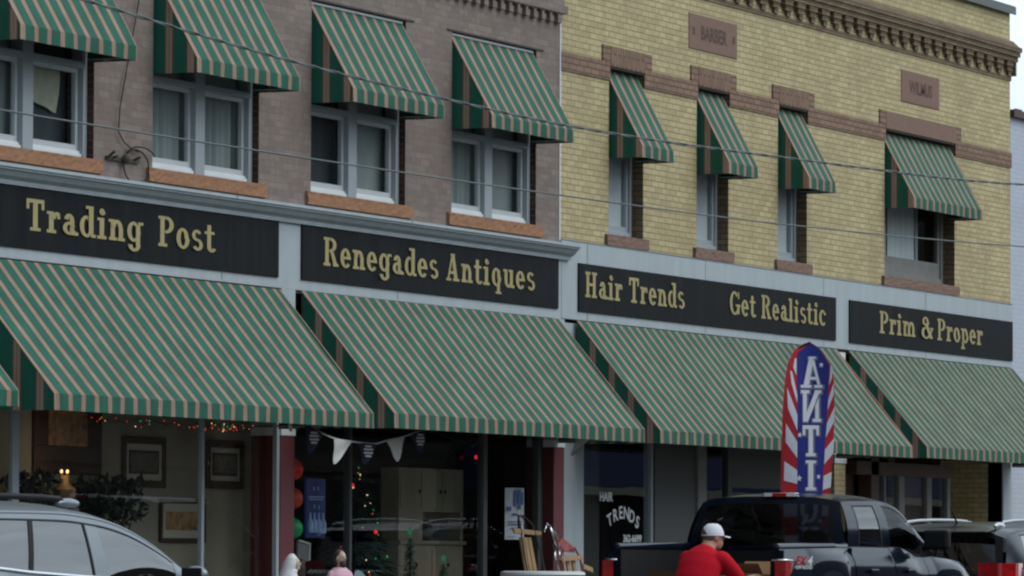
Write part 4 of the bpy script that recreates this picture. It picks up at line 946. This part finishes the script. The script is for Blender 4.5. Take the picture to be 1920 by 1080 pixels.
MB().lathe((0,0,0), [(.16,1.0),(.18,1.04),(.05,1.08),(.04,1.16),(.10,1.24),(.11,1.30),(.04,1.36),(.03,1.42),(.02,1.43)], 16).bar((-.07,0,1.40),(-.05,0,1.45),.012).bar((.07,0,1.40),(.05,0,1.45),.012).bar((-.07,0,1.40),(.07,0,1.40),.012).build('stand', mt['picture_warm'], t, smooth='auto')
for x in (-.055, .055): MB().ball((x,0,1.465), (.014,.014,.02)).build('bulb', mt['bulb_w'], t, smooth=True)
MB().box(-.3,.3,-.2,.25,.0,1.0).build('stand_table', mt['darkwood'], t, bevel=.02)
pl = bpy.data.lights.new('candle_light', 'POINT'); po = bpy.data.objects.new('candle_light', pl); COL.objects.link(po); po.location = (40.98, .42, 2.15); pl.energy = .7; pl.color = (1,.7,.4); pl.shadow_soft_size = .05; po.parent = None
def leafy(cx, cy, z0, z1, r, n, mat, rs, droop=0):
    m = MB()
    for _ in range(n):
        a = rs.uniform(0, 2*math.pi); h = rs.random(); q = r*math.sqrt(rs.random())
        p = Vector((cx+q*math.cos(a), cy+q*.5*math.sin(a), lerp(z0, z1, h)))
        d = Vector((rs.uniform(-1,1), rs.uniform(-.5,.5), rs.uniform(-.3,1)-droop)).normalized()*rs.uniform(.08,.16)
        s_ = d.cross(Vector((rs.uniform(-1,1), 1, rs.uniform(-1,1)))).normalized()*.025
        m.add([p, p+d*.5+s_, p+d, p+d*.5-s_], [(0,1,2,3)])
    return m
rs = random.Random(3)
t = node('potted_plant', 'dark leafy plant in the shop window below the framed print', 'plant', (41.9, .55, .6))
leafy(0, 0, 1.0, 1.40, .52, 420, None, rs).build('foliage', mt['leaf'], t)
m_ = MB()
for k in range(9): m_.bar((0,0,.3), (rs.uniform(-.45,.45), rs.uniform(-.2,.2), rs.uniform(1.0,1.3)), .008, 5)
m_.build('stem', mt['darkwood'], t); MB().lathe((0,0,0), [(.12,0),(.17,.3),(.18,.32),(.15,.32),(.14,.28)], 16).build('pot', mt['darkwood'], t)
t = node('flower_arrangement', 'dark flower arrangement in the shop window left of the candle lamp', 'plant', (40.35, .5, .6))
leafy(0, 0, 1.05, 1.42, .38, 300, None, rs).build('foliage', mt['leaf'], t); MB().lathe((0,0,0), [(.14,0),(.14,.9),(.18,1.1),(.15,1.1)], 14).build('vase', mt['darkwood'], t)
t = node('string_lights', 'string of tiny coloured lights along the top of the shop window', 'lights', (41, .3, 2.5))
path = [(k*.06, .02*math.sin(k*1.7), .055+.018*math.sin(k*.9)+.012*math.sin(k*2.3)) for k in range(61)]
MB().tube(path, .003, 4).build('cord', mt['black'], t)
bm_ = {c: MB().ball((0,0,0), .006, 6, 4) for c in 'wrgo'}; protob = {}
for k in range(56):
    c = rs.choice('wrrgoo'); x = rs.uniform(0, 2.4) if k < 22 else rs.uniform(2.45, 3.6)
    if c not in protob: o = protob[c] = bm_[c].build('bulb', mt['bulb_'+c], t)
    else: o = protob[c].copy(); COL.objects.link(o)
    o.location = (x, rs.uniform(-.05,.05), .05+rs.uniform(-.045,.03))

# bunting under the awning
t = node('bunting', 'string of navy and white pennants hanging under the Renegades awning', 'bunting', (45, -.6, 2.4))
cp = [(-1.7,.24),(-1.3,.18),(-.9,.09),(-.64,.045),(-.26,.025),(.1,.015),(.31,.02),(.48,.05),(.88,.10),(1.4,.19),(2.2,.30),(4.2,.30),(5.3,.18),(5.7,.22)]
MB().tube([(x,0,sinterp(cp, x)) for x in [-1.7+k*.1 for k in range(75)]], .008, 6).build('cord', mt['pennant'], t, smooth=True)
def pennant(x0, x1, xt, drop, mat, logo=False):
    zz = lambda x: sinterp(cp, x)
    def f(u, v):
        a = Vector((lerp(x0, x1, u), 0, zz(lerp(x0, x1, u)))); b_ = Vector((xt, .0, (zz(x0)+zz(x1))/2-drop))
        p = a.lerp(b_, v); p.y -= .03*math.sin(math.pi*v)*(u-.3)+.012*math.sin(5*v+3*u); return p
    o = MB().grid(f, 8, 8).build('pennant', mt[mat], t, smooth=True)
    if logo:
        c = f(.5, .36); k = (x1-x0)*.24; m = MB()
        for h in (-.8, -.3, .25, .75): m.poly([(c.x+k*q*math.sqrt(1-h*h*.9), c.y-.016, c.z+(h+dh)*.062) for q, dh in ((-1,-.14),(1,-.14),(1,.16),(-1,.16))])
        m.build('roundel', mt['pennant'], o)
pennant(-1.30, -.88, -1.18, .25, 'navycloth', True); pennant(-.66, -.26, -.64, .24, 'pennant'); pennant(-.13, .30, .03, .22, 'navycloth', True)
pennant(.50, .92, .76, .23, 'pennant'); pennant(1.02, 1.42, 1.30, .22, 'navycloth', True); pennant(5.15, 5.55, 5.05, .20, 'pennant'); pennant(-1.66, -1.60, -1.58, .14, 'pennant')

for z, c, lb in ((2.16, 'r', 'red round lantern, top one of three inside beside the maroon pilaster'), (1.87, 'o', 'orange round lantern, middle one of three inside beside the maroon pilaster'), (1.57, 'g', 'green round lantern, bottom one of three inside beside the maroon pilaster')):
    l_ = node('paper_lantern', lb, 'lantern', (45.17, .27, z), 'round lanterns')
    MB().ball((0,0,0), (.10,.10,.105), 16, 10).build('shade', mt['lantern_'+c], l_, smooth=True)
    MB().bar((0,0,.1),(0,0,.30),.003,5).lathe((0,0,.1), [(.02,0),(.025,.015)], 10).build('hanger', mt['black'], l_)
t = node('lit_sign', 'small glowing blue sign with a row of pale bottles inside the dark shop', 'sign', (45.93, .4, 1.5))
MB().box(-.21,.21,0,.03,-.02,.58).build('panel', mt['signnavy'], t, bevel=.004)
for k in range(4):
    x = -.14+k*.095; MB().lathe((x,-.004,.03), [(.034,0),(.036,.02),(.036,.10),(.014,.15),(.012,.20),(.014,.205)], 10).build('bottle', mt['signbottle'], t, smooth=True)
m_ = MB()
for z, w_ in ((.39,.17),(.365,.15)): m_.box(-w_,w_,-.004,-.001,z,z+.012)
for x, z in ((-.06,.46),(.03,.46),(-.05,.28),(.05,.27)): m_.box(x,x+.02,-.004,-.001,z,z+.04)
m_.build('print', mt['signbottle'], t)

def fir(x, y, z0, h, r, label, lights, star, n):
    t = node('christmas_tree', label, 'christmas tree', (x, y, z0))
    m = MB(); rs = random.Random(int(x*100))
    for _ in range(n):
        q = rs.random()**.7; hh = h*(.12+.86*(1-q)); rad = r*(q*.95+.05)*rs.uniform(.35,1.05); a = rs.uniform(0, 2*math.pi)
        p = Vector((rad*math.cos(a), rad*math.sin(a), hh)); d = Vector((math.cos(a), math.sin(a), -.35+rs.uniform(-.3,.3))).normalized()*r*.30
        s_ = Vector((-math.sin(a), math.cos(a), rs.uniform(-.4,.4)))*r*.07
        m.add([p-s_, p+s_, p+d], [(0,1,2)])
    m.build('foliage', mt['fir'], t)
    MB().tube([(0,0,0),(0,0,h*.97)], [.03,.006], 6).build('trunk', mt['darkwood'], t)
    proto = {}
    for k in range(lights):
        q = rs.random(); hh = h*(.12+.84*(1-q)); rad = r*(q*.95+.05)*1.02; a = rs.uniform(math.pi*.9, math.pi*1.95); c = rs.choice('wwwrog')
        if c not in proto: o = proto[c] = MB().ball((0,0,0), .007, 6, 4).build('bulb', mt['bulb_'+c], t)
        else: o = proto[c].copy(); COL.objects.link(o)
        o.location = (rad*math.cos(a), rad*math.sin(a), hh)
    if star:
        t.rotation_euler = (0,0,R(-60)); MB().prism([((.045 if k%2==0 else .019)*math.sin(k*math.pi/5), -.01, h+.03+(.055 if k%2==0 else .022)*math.cos(k*math.pi/5)) for k in range(10)], (0,.02,0)).build('star', mt['lantern_g'], t)
    return t
fir(47.45, .72, .7, 1.62, .50, 'tall dark christmas tree with coloured lights inside the dark shop', 46, False, 900)
for x, y, z in ((46.95,.5,2.03),(47.3,.4,1.55),(49.85,.45,2.38),(49.95,.45,1.16)):
    o = MB().ball((0,0,0), .022, 8, 6).build('red_light', mt['bulb_r']); o.location = (x,y,z); tag(o, 'small red light glowing inside the dark shop window', 'light', 'red lights inside the dark shop')
fir(46.88, -.2, .16, 1.36, .17, 'narrow little fir tree with a green star before the dark shop, taller of two', 0, True, 1500)
fir(47.68, -.2, .16, 1.09, .17, 'narrow little fir tree with a green star before the dark shop, shorter of two', 0, True, 1300)
# hutch
t = node('hutch_cabinet', 'cream painted hutch cabinet with an open niche inside the dark shop', 'cabinet', (48.64, .78, .16)); t.scale = (.865, .45, 1)
MB().box(0,1.85,0,.03,1.35,1.58-.0).box(0,.68,.0,.03,1.33,1.62).box(1.77,1.85,0,.03,1.33,1.62).box(0,1.85,.03,.5,1.62,2.09).box(0,.03,.03,.5,0,1.62).box(1.82,1.85,.03,.5,0,1.62).box(0,1.85,.45,.5,0,1.62).build('carcass', mt['cream'], t, bevel=.005) if False else \
MB().box(0,1.85,.02,.5,1.62,2.09).box(0,.68,.02,.5,1.31,1.62).box(1.77,1.85,.02,.5,1.31,1.62).box(.68,1.77,.45,.5,1.31,1.62).box(-.03,1.88,-.05,.5,1.27,1.31).box(0,1.85,.02,.5,0,1.27).build('carcass', mt['cream'], t, bevel=.005)
for x0, x1 in ((.03,.60),(.63,1.20),(1.23,1.82)):
    d = MB().box(x0,x1,.0,.018,1.65,2.06).box(x0+.06,x1-.06,-.004,.001,1.71,2.0).build('door', mt['cream'], t, bevel=.006); MB().ball((x1-.05 if x0 < 1.2 else x0+.05,-.02,1.84), .022, 8, 6).build('knob', mt['black'], d)
for x0, x1 in ((.03,.92),(.94,1.82)):
    d = MB().box(x0,x1,.0,.018,.1,1.22).build('door', mt['cream'], t, bevel=.006); MB().ball(((x0+x1)/2,-.02,1.05), .022, 8, 6).build('knob', mt['black'], d)
# poster
t = node('paper_poster', 'white paper poster with blue print taped to the shop door glass', 'poster', (50.435, .258, 1.49), rz=R(-28.4)); t.scale = (.56, 1, 1)
MB().grid(lambda u, v: (-.235+.47*u, -.01*math.sin(6*u)*v, .565*v), 10, 6).build('sheet', mt['paper'], t, smooth=True)
m_ = MB()
for x0, z0, x1, z1 in ((-.03,.36,.02,.54),(.02,.40,.05,.54),(.07,.33,.14,.55),(.15,.38,.19,.52),(-.2,.31,-.10,.36),(-.06,.26,-.02,.29),(0,.26,.04,.29),(-.17,.19,.17,.20),(-.16,.16,.16,.17),(-.1,.12,.12,.13),(-.2,.03,.0,.035)): m_.box(x0,x1,-.018,-.012,z0,z1)
m_.build('print', mt['blueprint'], t)
# mirror behind the maroon pilaster
t = node('leaning_mirror', 'small tilted grey mirror with pale edge behind the white veiled statue', 'mirror', (45.42, .28, .9), rz=.15)
MB().prism([(-.17,0,.38),(.15,0,.34),(.17,0,.52),(-.17,0,.55)], (0,.02,0)).build('glass', mt['greypost'], t); MB().tube([(-.17,-.01,.55),(.17,-.01,.52),(.16,-.01,.35)], .010, 6).build('frame', mt['white'], t)
MB().box(-.1,.1,.01,.1,-.75,.4).build('stand', mt['darkwood'], t)
# hanging cloths by the door
t = node('hanging_cloth', 'mottled grey cloths hanging inside the shop beside the door post', 'cloth', (49.95, .95, 1.25))
pleats(-.35, .35, 0, -.4, .42, .03, 4).build('cloth', M('mottled cloth', (.10,.105,.10), .9, var=.9, scale=9), t, smooth=True)
MB().bar((-.4,0,.43),(.4,0,.43),.012).build('rail', mt['darkwood'], t)

# sleds leaning by the pilaster
t = node('wooden_sled', 'old wooden sled standing upright, leaning on the right maroon pilaster', 'sled', (49.72, -.45, .15))
ln = lambda x, z, dy=0: (x, .28*(z/1.45)+dy, z)
m_ = MB()
for x in (-.13,0,.13): m_.prism([ln(x-.045,.1),ln(x+.045,.1),ln(x*.75+.04,1.36),ln(x*.75-.04,1.36)], (0,-.02,0))
m_.build('slat', mt['wood'], t)
MB().prism([ln(-.34,1.40,-.03),ln(.34,1.38,-.03),ln(.36,1.43,-.03),ln(-.34,1.46,-.03)], (0,-.03,0)).build('steering_bar', mt['wood'], t, bevel=.01)
MB().prism([ln(-.24,.5,-.03),ln(.24,.5,-.03),ln(.24,.56,-.03),ln(-.24,.56,-.03)], (0,-.02,0)).build('cross_bar', mt['wood'], t)
m_ = MB()
for s in (-1,1): m_.tube([ln(s*.22,.0,-.08),ln(s*.23,.6,-.08),ln(s*.22,1.2,-.07),ln(s*.16,1.5,-.05),ln(s*.06,1.60,.0)], .011, 6).tube([ln(s*.2,.4),ln(s*.23,.45,-.08)], .01, 5)
m_.tube([ln(-.10,1.45),ln(-.08,1.55),ln(0,1.60),ln(.08,1.55),ln(.10,1.45)], .010, 6)
m_.build('runner', mt['rust'], t, smooth=True)
t = node('red_sled', 'red and wood runner sled with bright steel hoops beside the hair shop window', 'sled', (50.62, -.5, .15))
m_ = MB()
for x in (-.15,0,.15): m_.prism([ln(x-.05,.1),ln(x+.05,.1),ln(x+.04,1.12),ln(x-.04,1.12)], (0,-.02,0))
m_.build('slat', mt['wood'], t)
MB().prism([ln(-.26,1.10,-.04),ln(.30,1.12,-.04),ln(.30,1.17,-.04),ln(-.26,1.16,-.04)], (0,-.03,0)).prism([ln(.24,1.02,-.06),ln(.48,.98,-.06),ln(.48,1.04,-.06),ln(.24,1.08,-.06)], (0,-.03,0)).build('steering_bar', mt['wood'], t, bevel=.008)
MB().prism([ln(-.22,1.22),ln(.22,1.2),ln(.18,1.28),ln(-.04,1.36),ln(-.2,1.30)], (0,-.025,0)).build('seat_board', mt['redchip'], t, bevel=.008)
m_ = MB()
for s in (-1,1): m_.tube([ln(s*.25,.0,-.06),ln(s*.26,.7,-.06),ln(s*.24,1.15,-.06),ln(s*.18,1.26,-.04),ln(s*.08,1.22,-.02)], .013, 6)
m_.build('runner', mt['redchip'], t, smooth=True)
MB().tube([ln(-.36,1.0,-.05),ln(-.40,1.16,-.05),ln(-.36,1.28,-.05),ln(-.26,1.26,-.05),ln(-.28,1.12,-.05)], .012, 6).tube([ln(-.30,1.26,-.04),ln(-.34,1.40,-.04),ln(-.38,1.50,-.04)], .012, 6).tube([ln(-.52,1.42,-.03),ln(-.42,1.52,-.03),ln(-.22,1.40,-.03),ln(-.20,1.33,-.03)], .010, 6).build('steel_hoop', mt['chrome'], t, smooth=True)
# pedestal table with a white round top
t = node('pedestal_table', 'white round topped table before the leaning sleds', 'table', (48.42, -1.0, .15))
MB().lathe((0,0,0), [(.40,.93),(.43,.94),(.45,.965),(.44,.99),(.40,1.0)], 32).build('table_top', mt['white'], t, smooth='auto')
MB().lathe((0,0,0), [(.28,0),(.28,.03),(.06,.08),(.05,.5),(.07,.93)], 20).build('pedestal', mt['white'], t, smooth='auto')
# pale plastic chair
t = node('plastic_chair', 'pale blue grey plastic chair with rounded back beside the pink robed statue', 'chair', (43.9, -1.15, .15))
MB().grid(lambda u, v: (-.20+.40*u, .06*math.cos(math.pi*(u-.5)), .45+(.56-.22*abs(2*u-1)**2.6)*v), 14, 8).build('backrest', mt['bluegrey'], t, smooth=True)
MB().box(-.22,.22,-.42,.05,.40,.44).build('seat', mt['bluegrey'], t, bevel=.02)
for x in (-.18,.18):
    for y in (-.38,.0): MB().bar((x,y,0),(x*.9,y,.41),.018).build('leg', mt['bluegrey'], t)

# nativity figures
def ell(cx, cy, z, rx, ry, n=20, ph=0): return [(cx+rx*math.cos(2*math.pi*k/n+ph), cy+ry*math.sin(2*math.pi*k/n+ph), z) for k in range(n)]
t = node('wooden_bench', 'low dark wooden bench under the nativity figures', 'bench', (42.8, -1.2, .15))
MB().box(-1.0,1.0,-.22,.22,.40,.45).build('seat', mt['darkwood'], t, bevel=.01)
for x in (-.85,.85): MB().box(x-.05,x+.05,-.2,.2,0,.40).build('leg', mt['darkwood'], t)
t = node('nativity_figure', 'white veiled kneeling woman figure in front of the maroon pilaster', 'statue', (42.27, -1.2, .602), rz=R(-58)); t.scale = (.6,.6,.61)
remesh(MB().loft([ell(-.02,0,0,.27,.22), ell(-.05,0,.25,.26,.21), ell(-.06,0,.55,.20,.18), ell(-.03,0,.78,.165,.17), ell(-.02,0,.86,.125,.14), ell(.03,0,.93,.09,.10)]).ball((.16,.06,.66),(.12,.05,.05)).ball((.16,-.06,.66),(.12,.05,.05)), .014).build('robe', mt['robewhite'], t, smooth=True)
remesh(MB().loft([ell(-.10,0,.50,.15,.19), ell(-.085,0,.74,.13,.165), ell(-.045,0,.90,.112,.125), ell(-.005,0,1.02,.115,.115), ell(.015,0,1.11,.09,.095), ell(.02,0,1.17,.03,.03)]), .014).build('veil', mt['robewhite'], t, smooth=True)
remesh(MB().ball((.065,0,1.02),(.085,.075,.10)).ball((.15,0,1.01),(.018,.015,.025)).ball((.10,0,.95),(.05,.045,.04)), .008).build('face', mt['statueskin'], t, smooth=True)
m_ = MB()
for s in (-1,1): m_.ball((.138,s*.03,1.035), .010, 8, 6)
m_.build('eyes', mt['beard'], t)
t = node('nativity_figure', 'bearded man figure in a pink robe before the dark shop', 'statue', (43.30, -1.2, .602), rz=R(-108)); t.scale = (.6,.6,.62)
remesh(MB().loft([ell(0,0,0,.25,.28), ell(0,0,.3,.23,.27), ell(0,0,.6,.18,.25), ell(0,0,.82,.145,.245), ell(0,0,.895,.115,.19), ell(0,0,.945,.085,.10)]).ball((.12,.14,.62),(.13,.06,.06)).ball((.12,-.14,.62),(.13,.06,.06)).ball((.0,.2,.72),(.08,.09,.18)).ball((.0,-.2,.72),(.08,.09,.18)), .014).build('robe', mt['robepink'], t, smooth=True)
remesh(MB().ball((.02,0,1.09),(.088,.078,.108)).ball((.11,0,1.075),(.022,.016,.030)).ball((.02,.08,1.08),(.02,.015,.03)).ball((.02,-.08,1.08),(.02,.015,.03)).loft([ell(0,0,.9,.05,.05),ell(.01,0,1.05,.05,.05)]), .007).build('face', mt['statueskin'], t, smooth=True)
remesh(MB().ball((-.02,0,1.135),(.090,.088,.090)).ball((-.055,0,1.07),(.055,.085,.11)), .009).build('hair', mt['beard'], t, smooth=True)
remesh(MB().ball((.062,0,1.005),(.052,.058,.062)).ball((.05,0,.95),(.045,.04,.05)), .008).build('beard', mt['beard'], t, smooth=True)
m_ = MB()
for s in (-1,1): m_.ball((.098,s*.03,1.105), .010, 8, 6)
m_.build('eyes', mt['beard'], t)

# ================================================================== feather flag
FT = node('feather_flag', 'tall red white and blue feather flag with mirrored white letters on the pavement', 'flag', (53.97, -1.8, .15), rz=math.atan2(-.9078, .4194))
K = 1/546.; ZT = 3.62
def fp(x, y, off=0.):
    a = (x-310)*K; z = ZT-(y-65)*K
    return (a, -(off)-.012*math.sin(z*3.1+a*6)-.02*math.sin(a*9+z*1.3)-.0, z)
outL = [(65,318),(75,285),(100,243),(130,215),(200,182),(300,165),(400,157),(500,150),(1000,140),(1300,150),(1600,190),(1830,240)]
outR = [(65,322),(80,350),(105,380),(130,402),(210,452),(320,474),(520,476),(760,466),(1020,446),(1400,425),(1830,400)]
bluL = [(65,320),(80,312),(100,290),(125,250),(160,243),(1000,243),(1830,262)]
bluR = [(65,321),(80,345),(105,376),(130,398),(210,442),(480,432),(900,404),(1830,372)]
def zone(l0, l1, off, y0=66, y1=1830, n=8, rows=120):
    return MB().grid(lambda u, v: fp(lerp(interp(l0, lerp(y0,y1,v)), interp(l1, lerp(y0,y1,v)), u), lerp(y0,y1,v), off), n, rows)
ban = zone(outL, outR, 0, n=16).build('banner', mt['flagred'], FT, smooth=True)
zone(bluL, bluR, .004).build('blue_panel', mt['flagblue'], ban, smooth=True)
WS = [[(228,165),(238,170),(237,275),(217,222)],[(198,245),(210,248),(242,395),(242,445),(206,325)],[(178,350),(243,520),(243,620),(184,480)],[(172,575),(243,690),(243,790),(170,690)],[(163,810),(243,865),(243,950),(160,930)],[(158,1040),(243,1070),(243,1150),(160,1160)],[(165,1270),(250,1270),(252,1350),(170,1390)],
      [(452,205),(463,222),(458,290),(441,335)],[(470,320),(471,390),(432,492),(437,420)],[(475,470),(474,560),(421,660),(429,570)],[(473,665),(468,760),(411,828),(416,735)],[(458,875),(452,970),(403,987),(407,900)],[(442,1060),(436,1150),(396,1150),(400,1060)],[(430,1240),(424,1330),(388,1320),(392,1240)]]
for q in WS:
    m_ = MB()
    c = [sum(p[0] for p in q)/len(q), sum(p[1] for p in q)/len(q)]
    P = [fp(x, y, .006) for x, y in q]; m_.add([fp(c[0], c[1], .006)]+P, [(0, i+1, (i+1)%len(P)+1) for i in range(len(P))])
    m_.build('white_stripe', mt['flagwhite'], ban)
cells = [('A',265,400,155,350),('N',265,392,365,563),('T',276,378,585,778),('I',296,358,803,990),('Q',262,372,1015,1190),('U',265,378,1215,1390),('E',270,375,1410,1585),('S',272,372,1605,1780)]
m1, m2 = MB(), MB()
for ch, x0, x1, y0, y1 in cells:
    w_, polys = GL[ch]
    for j, pl in enumerate(polys):
        cx = sum(p[0] for p in pl)/len(pl); cz = sum(p[1] for p in pl)/len(pl)
        m1.poly([fp(x1-(px/w_)*(x1-x0), y1-pz*(y1-y0), .012+.0003*j) for px, pz in pl])
        g_ = lambda p, c, e: p+(e if p > c else -e)
        m2.poly([fp(x1+3-(g_(px,cx,.055)/w_)*(x1-x0), y1+4-g_(pz,cz,.03)*(y1-y0), .008+.0003*j) for px, pz in pl])
m1.build('letters', mt['flagwhite'], ban); m2.build('letter_outline', mt['flaggrey'], ban)
for cx, cy, r in ((393,207,17),(258,645,17),(255,915,20),(376,905,16),(385,1180,17),(262,1220,17)):
    MB().poly([fp(cx+(r if k%2==0 else r*.42)*math.sin(k*math.pi/5+.1), cy-(r*1.2 if k%2==0 else r*.5)*math.cos(k*math.pi/5+.1), .0075) for k in range(10)]).build('star', mt['flagwhite'], ban)
pp = [(-(310-interp(outL,y))*K+.022, .03, ZT-(y-65)*K) for y in (66,80,100,130,200,300,400,700,1000,1300,1600)]
MB().tube([(-.28,.03,0)]+[(x,.03,z) for x,_,z in reversed(pp)], .012, 8).build('pole', mt['black'], FT, smooth=True)
MB().box(-.75,.15,-.04,.04,.0,.02).box(-.34,-.26,-.4,.4,.0,.021).build('cross_base', mt['black'], FT)

# ================================================================== man in the red shirt
PM = node('person', 'man in a red shirt and white cap leaning over the open tailgate of the pickup', 'person', (45.02, -4.05, 0), rz=R(-12))
def chain(m, pts, rad, n=12):
    m.tube(pts, rad, n)
    for p, r in zip(pts, rad): m.ball(p, r*.99, 12, 8)
    return m
HD = Vector((.445, -.02, 1.485))
hy = R(-26)
def hp(x, y, z): return (HD.x+x*math.cos(hy)-y*math.sin(hy), HD.y+x*math.sin(hy)+y*math.cos(hy), HD.z+z)
def hb(m, c, r): 
    q = MB().ball((0,0,0), r, 14, 10); m.add([hp(c[0]+v[0], c[1]+v[1], c[2]+v[2]) for v in q.v], q.f); return m
m = MB()
hb(m, (0,0,.03), (.100,.080,.105)); hb(m, (.035,0,-.045), (.068,.062,.075)); hb(m, (-.03,0,-.02), (.075,.072,.08)); hb(m, (.108,0,.0), (.020,.014,.028)); hb(m, (.085,0,.04), (.025,.055,.018)); hb(m, (.092,0,-.045), (.018,.028,.010))
for s in (-1,1): hb(m, (-.008,s*.083,.0), (.022,.012,.034))
chain(m, [(.34,0,1.32),(.375,-.005,1.39),(.42,-.01,1.45)], [.085,.075,.066])
def arm(s, sh, el, wr):
    chain(m, [sh, el], [.058,.045]); chain(m, [el, tuple(lerp(a,b,.3) for a,b in zip(el,wr)), wr], [.045,.044,.028])
    w_ = Vector(wr); d = (w_-Vector(el)).normalized(); sd_ = d.cross(Vector((0,0,1))).normalized()*s; dn = sd_.cross(d).normalized()*s
    if dn.z > 0: dn = -dn
    pc = w_+d*.05
    q = MB().ball((0,0,0), 1., 12, 8); m.add([pc+d*v[0]*.055+sd_*v[1]*.042+dn*v[2]*.018 for v in q.v], q.f)
    for k, (o_, L) in enumerate(((-.030,.062),(-.010,.075),(.010,.072),(.029,.056))):
        a = w_+d*.092+sd_*o_; b = a+d*L*.5+dn*.012; c = b+d*L*.35+dn*.026
        chain(m, [a, b, c], [.0095,.009,.008], 8)
    a = w_+d*.03-sd_*.036; b = a+d*.03-sd_*.022+dn*.008; c = b+d*.028+dn*.014
    chain(m, [a, b, c], [.012,.0105,.009], 8)
arm(-1, (.34,-.205,1.28), (.56,-.30,1.06), (.86,-.22,1.11)); arm(1, (.34,.205,1.28), (.58,.27,1.02), (.82,.20,1.0))
remesh(m, .0085, 2).build('body', mt['skin'], PM, smooth=True)
m = MB()
def tor(cx, z, rx, ry, tilt): 
    return [(cx+rx*math.cos(a)*math.cos(tilt), ry*math.sin(a), z-rx*math.cos(a)*math.sin(tilt)) for a in [2*math.pi*k/24 for k in range(24)]]
m.loft([tor(.15,.86,.17,.205,.05), tor(.16,.98,.185,.215,.15), tor(.20,1.10,.18,.225,.25), tor(.255,1.21,.165,.235,.38), tor(.30,1.295,.135,.215,.5), tor(.335,1.35,.10,.15,.6), tor(.365,1.385,.08,.088,.6)])
for s in (-1,1):
    m.ball((.32,s*.19,1.285), (.09,.08,.08)); chain(m, [(.33,s*.205,1.275),(.45,s*.25,1.165),(.50,s*.265,1.11)], [.086,.078,.074])
remesh(m, .012, 4).build('shirt', mt['redcloth'], PM, smooth=True)
m = MB().loft([tor(.14,.93,.168,.20,0), tor(.12,.84,.17,.205,0), tor(.10,.74,.155,.19,0)])
for s in (-1,1): chain(m, [(.11,s*.095,.80),(.09,s*.11,.48),(.0,s*.12,.10)], [.115,.082,.062])
remesh(m, .014, 3).build('trousers', mt['denim'], PM, smooth=True)
for s in (-1,1): MB().ball((.06,s*.12,.055), (.15,.055,.055)).build('shoe', mt['white'], PM, smooth=True)
q = MB().lathe((0,0,0), [(.001,.142),(.05,.138),(.083,.112),(.104,.07),(.110,.035),(.110,.022),(.106,.022)], 24)
m = MB().add([hp(v[0]*1.03-.005, v[1]*.88, v[2]) for v in q.v], q.f)
cap = m.build('cap', mt['capwhite'], PM, smooth='auto')
m = MB().grid(lambda u, v: hp(.085+(.085*v)*math.cos((u-.5)*1.7)+.012*math.cos((u-.5)*3), .083*math.sin((u-.5)*2.5)*(1-.08*v), .026-.012*v-.012*(2*u-1)**2), 14, 5)
m.build('visor', mt['capwhite'], cap, smooth=True)
m = MB().grid(lambda u, v: hp(-.1185*math.cos((u-.5)*1.15)-.001, .1015*math.sin((u-.5)*1.15), .034+.058*v*math.cos((u-.5)*2.8)*(1-.0*v)) if v < .99 else hp(-.112*math.cos((u-.5)*1.1), .097*math.sin((u-.5)*1.1), .034+.058*math.cos((u-.5)*2.8)), 8, 4)
m.build('strap_opening', mt['hair'], cap, smooth=True)
hr_ = MB(); hb(hr_, (-.045,0,.0), (.062,.082,.05)); hr_.build('hair', mt['hair'], PM, smooth=True)
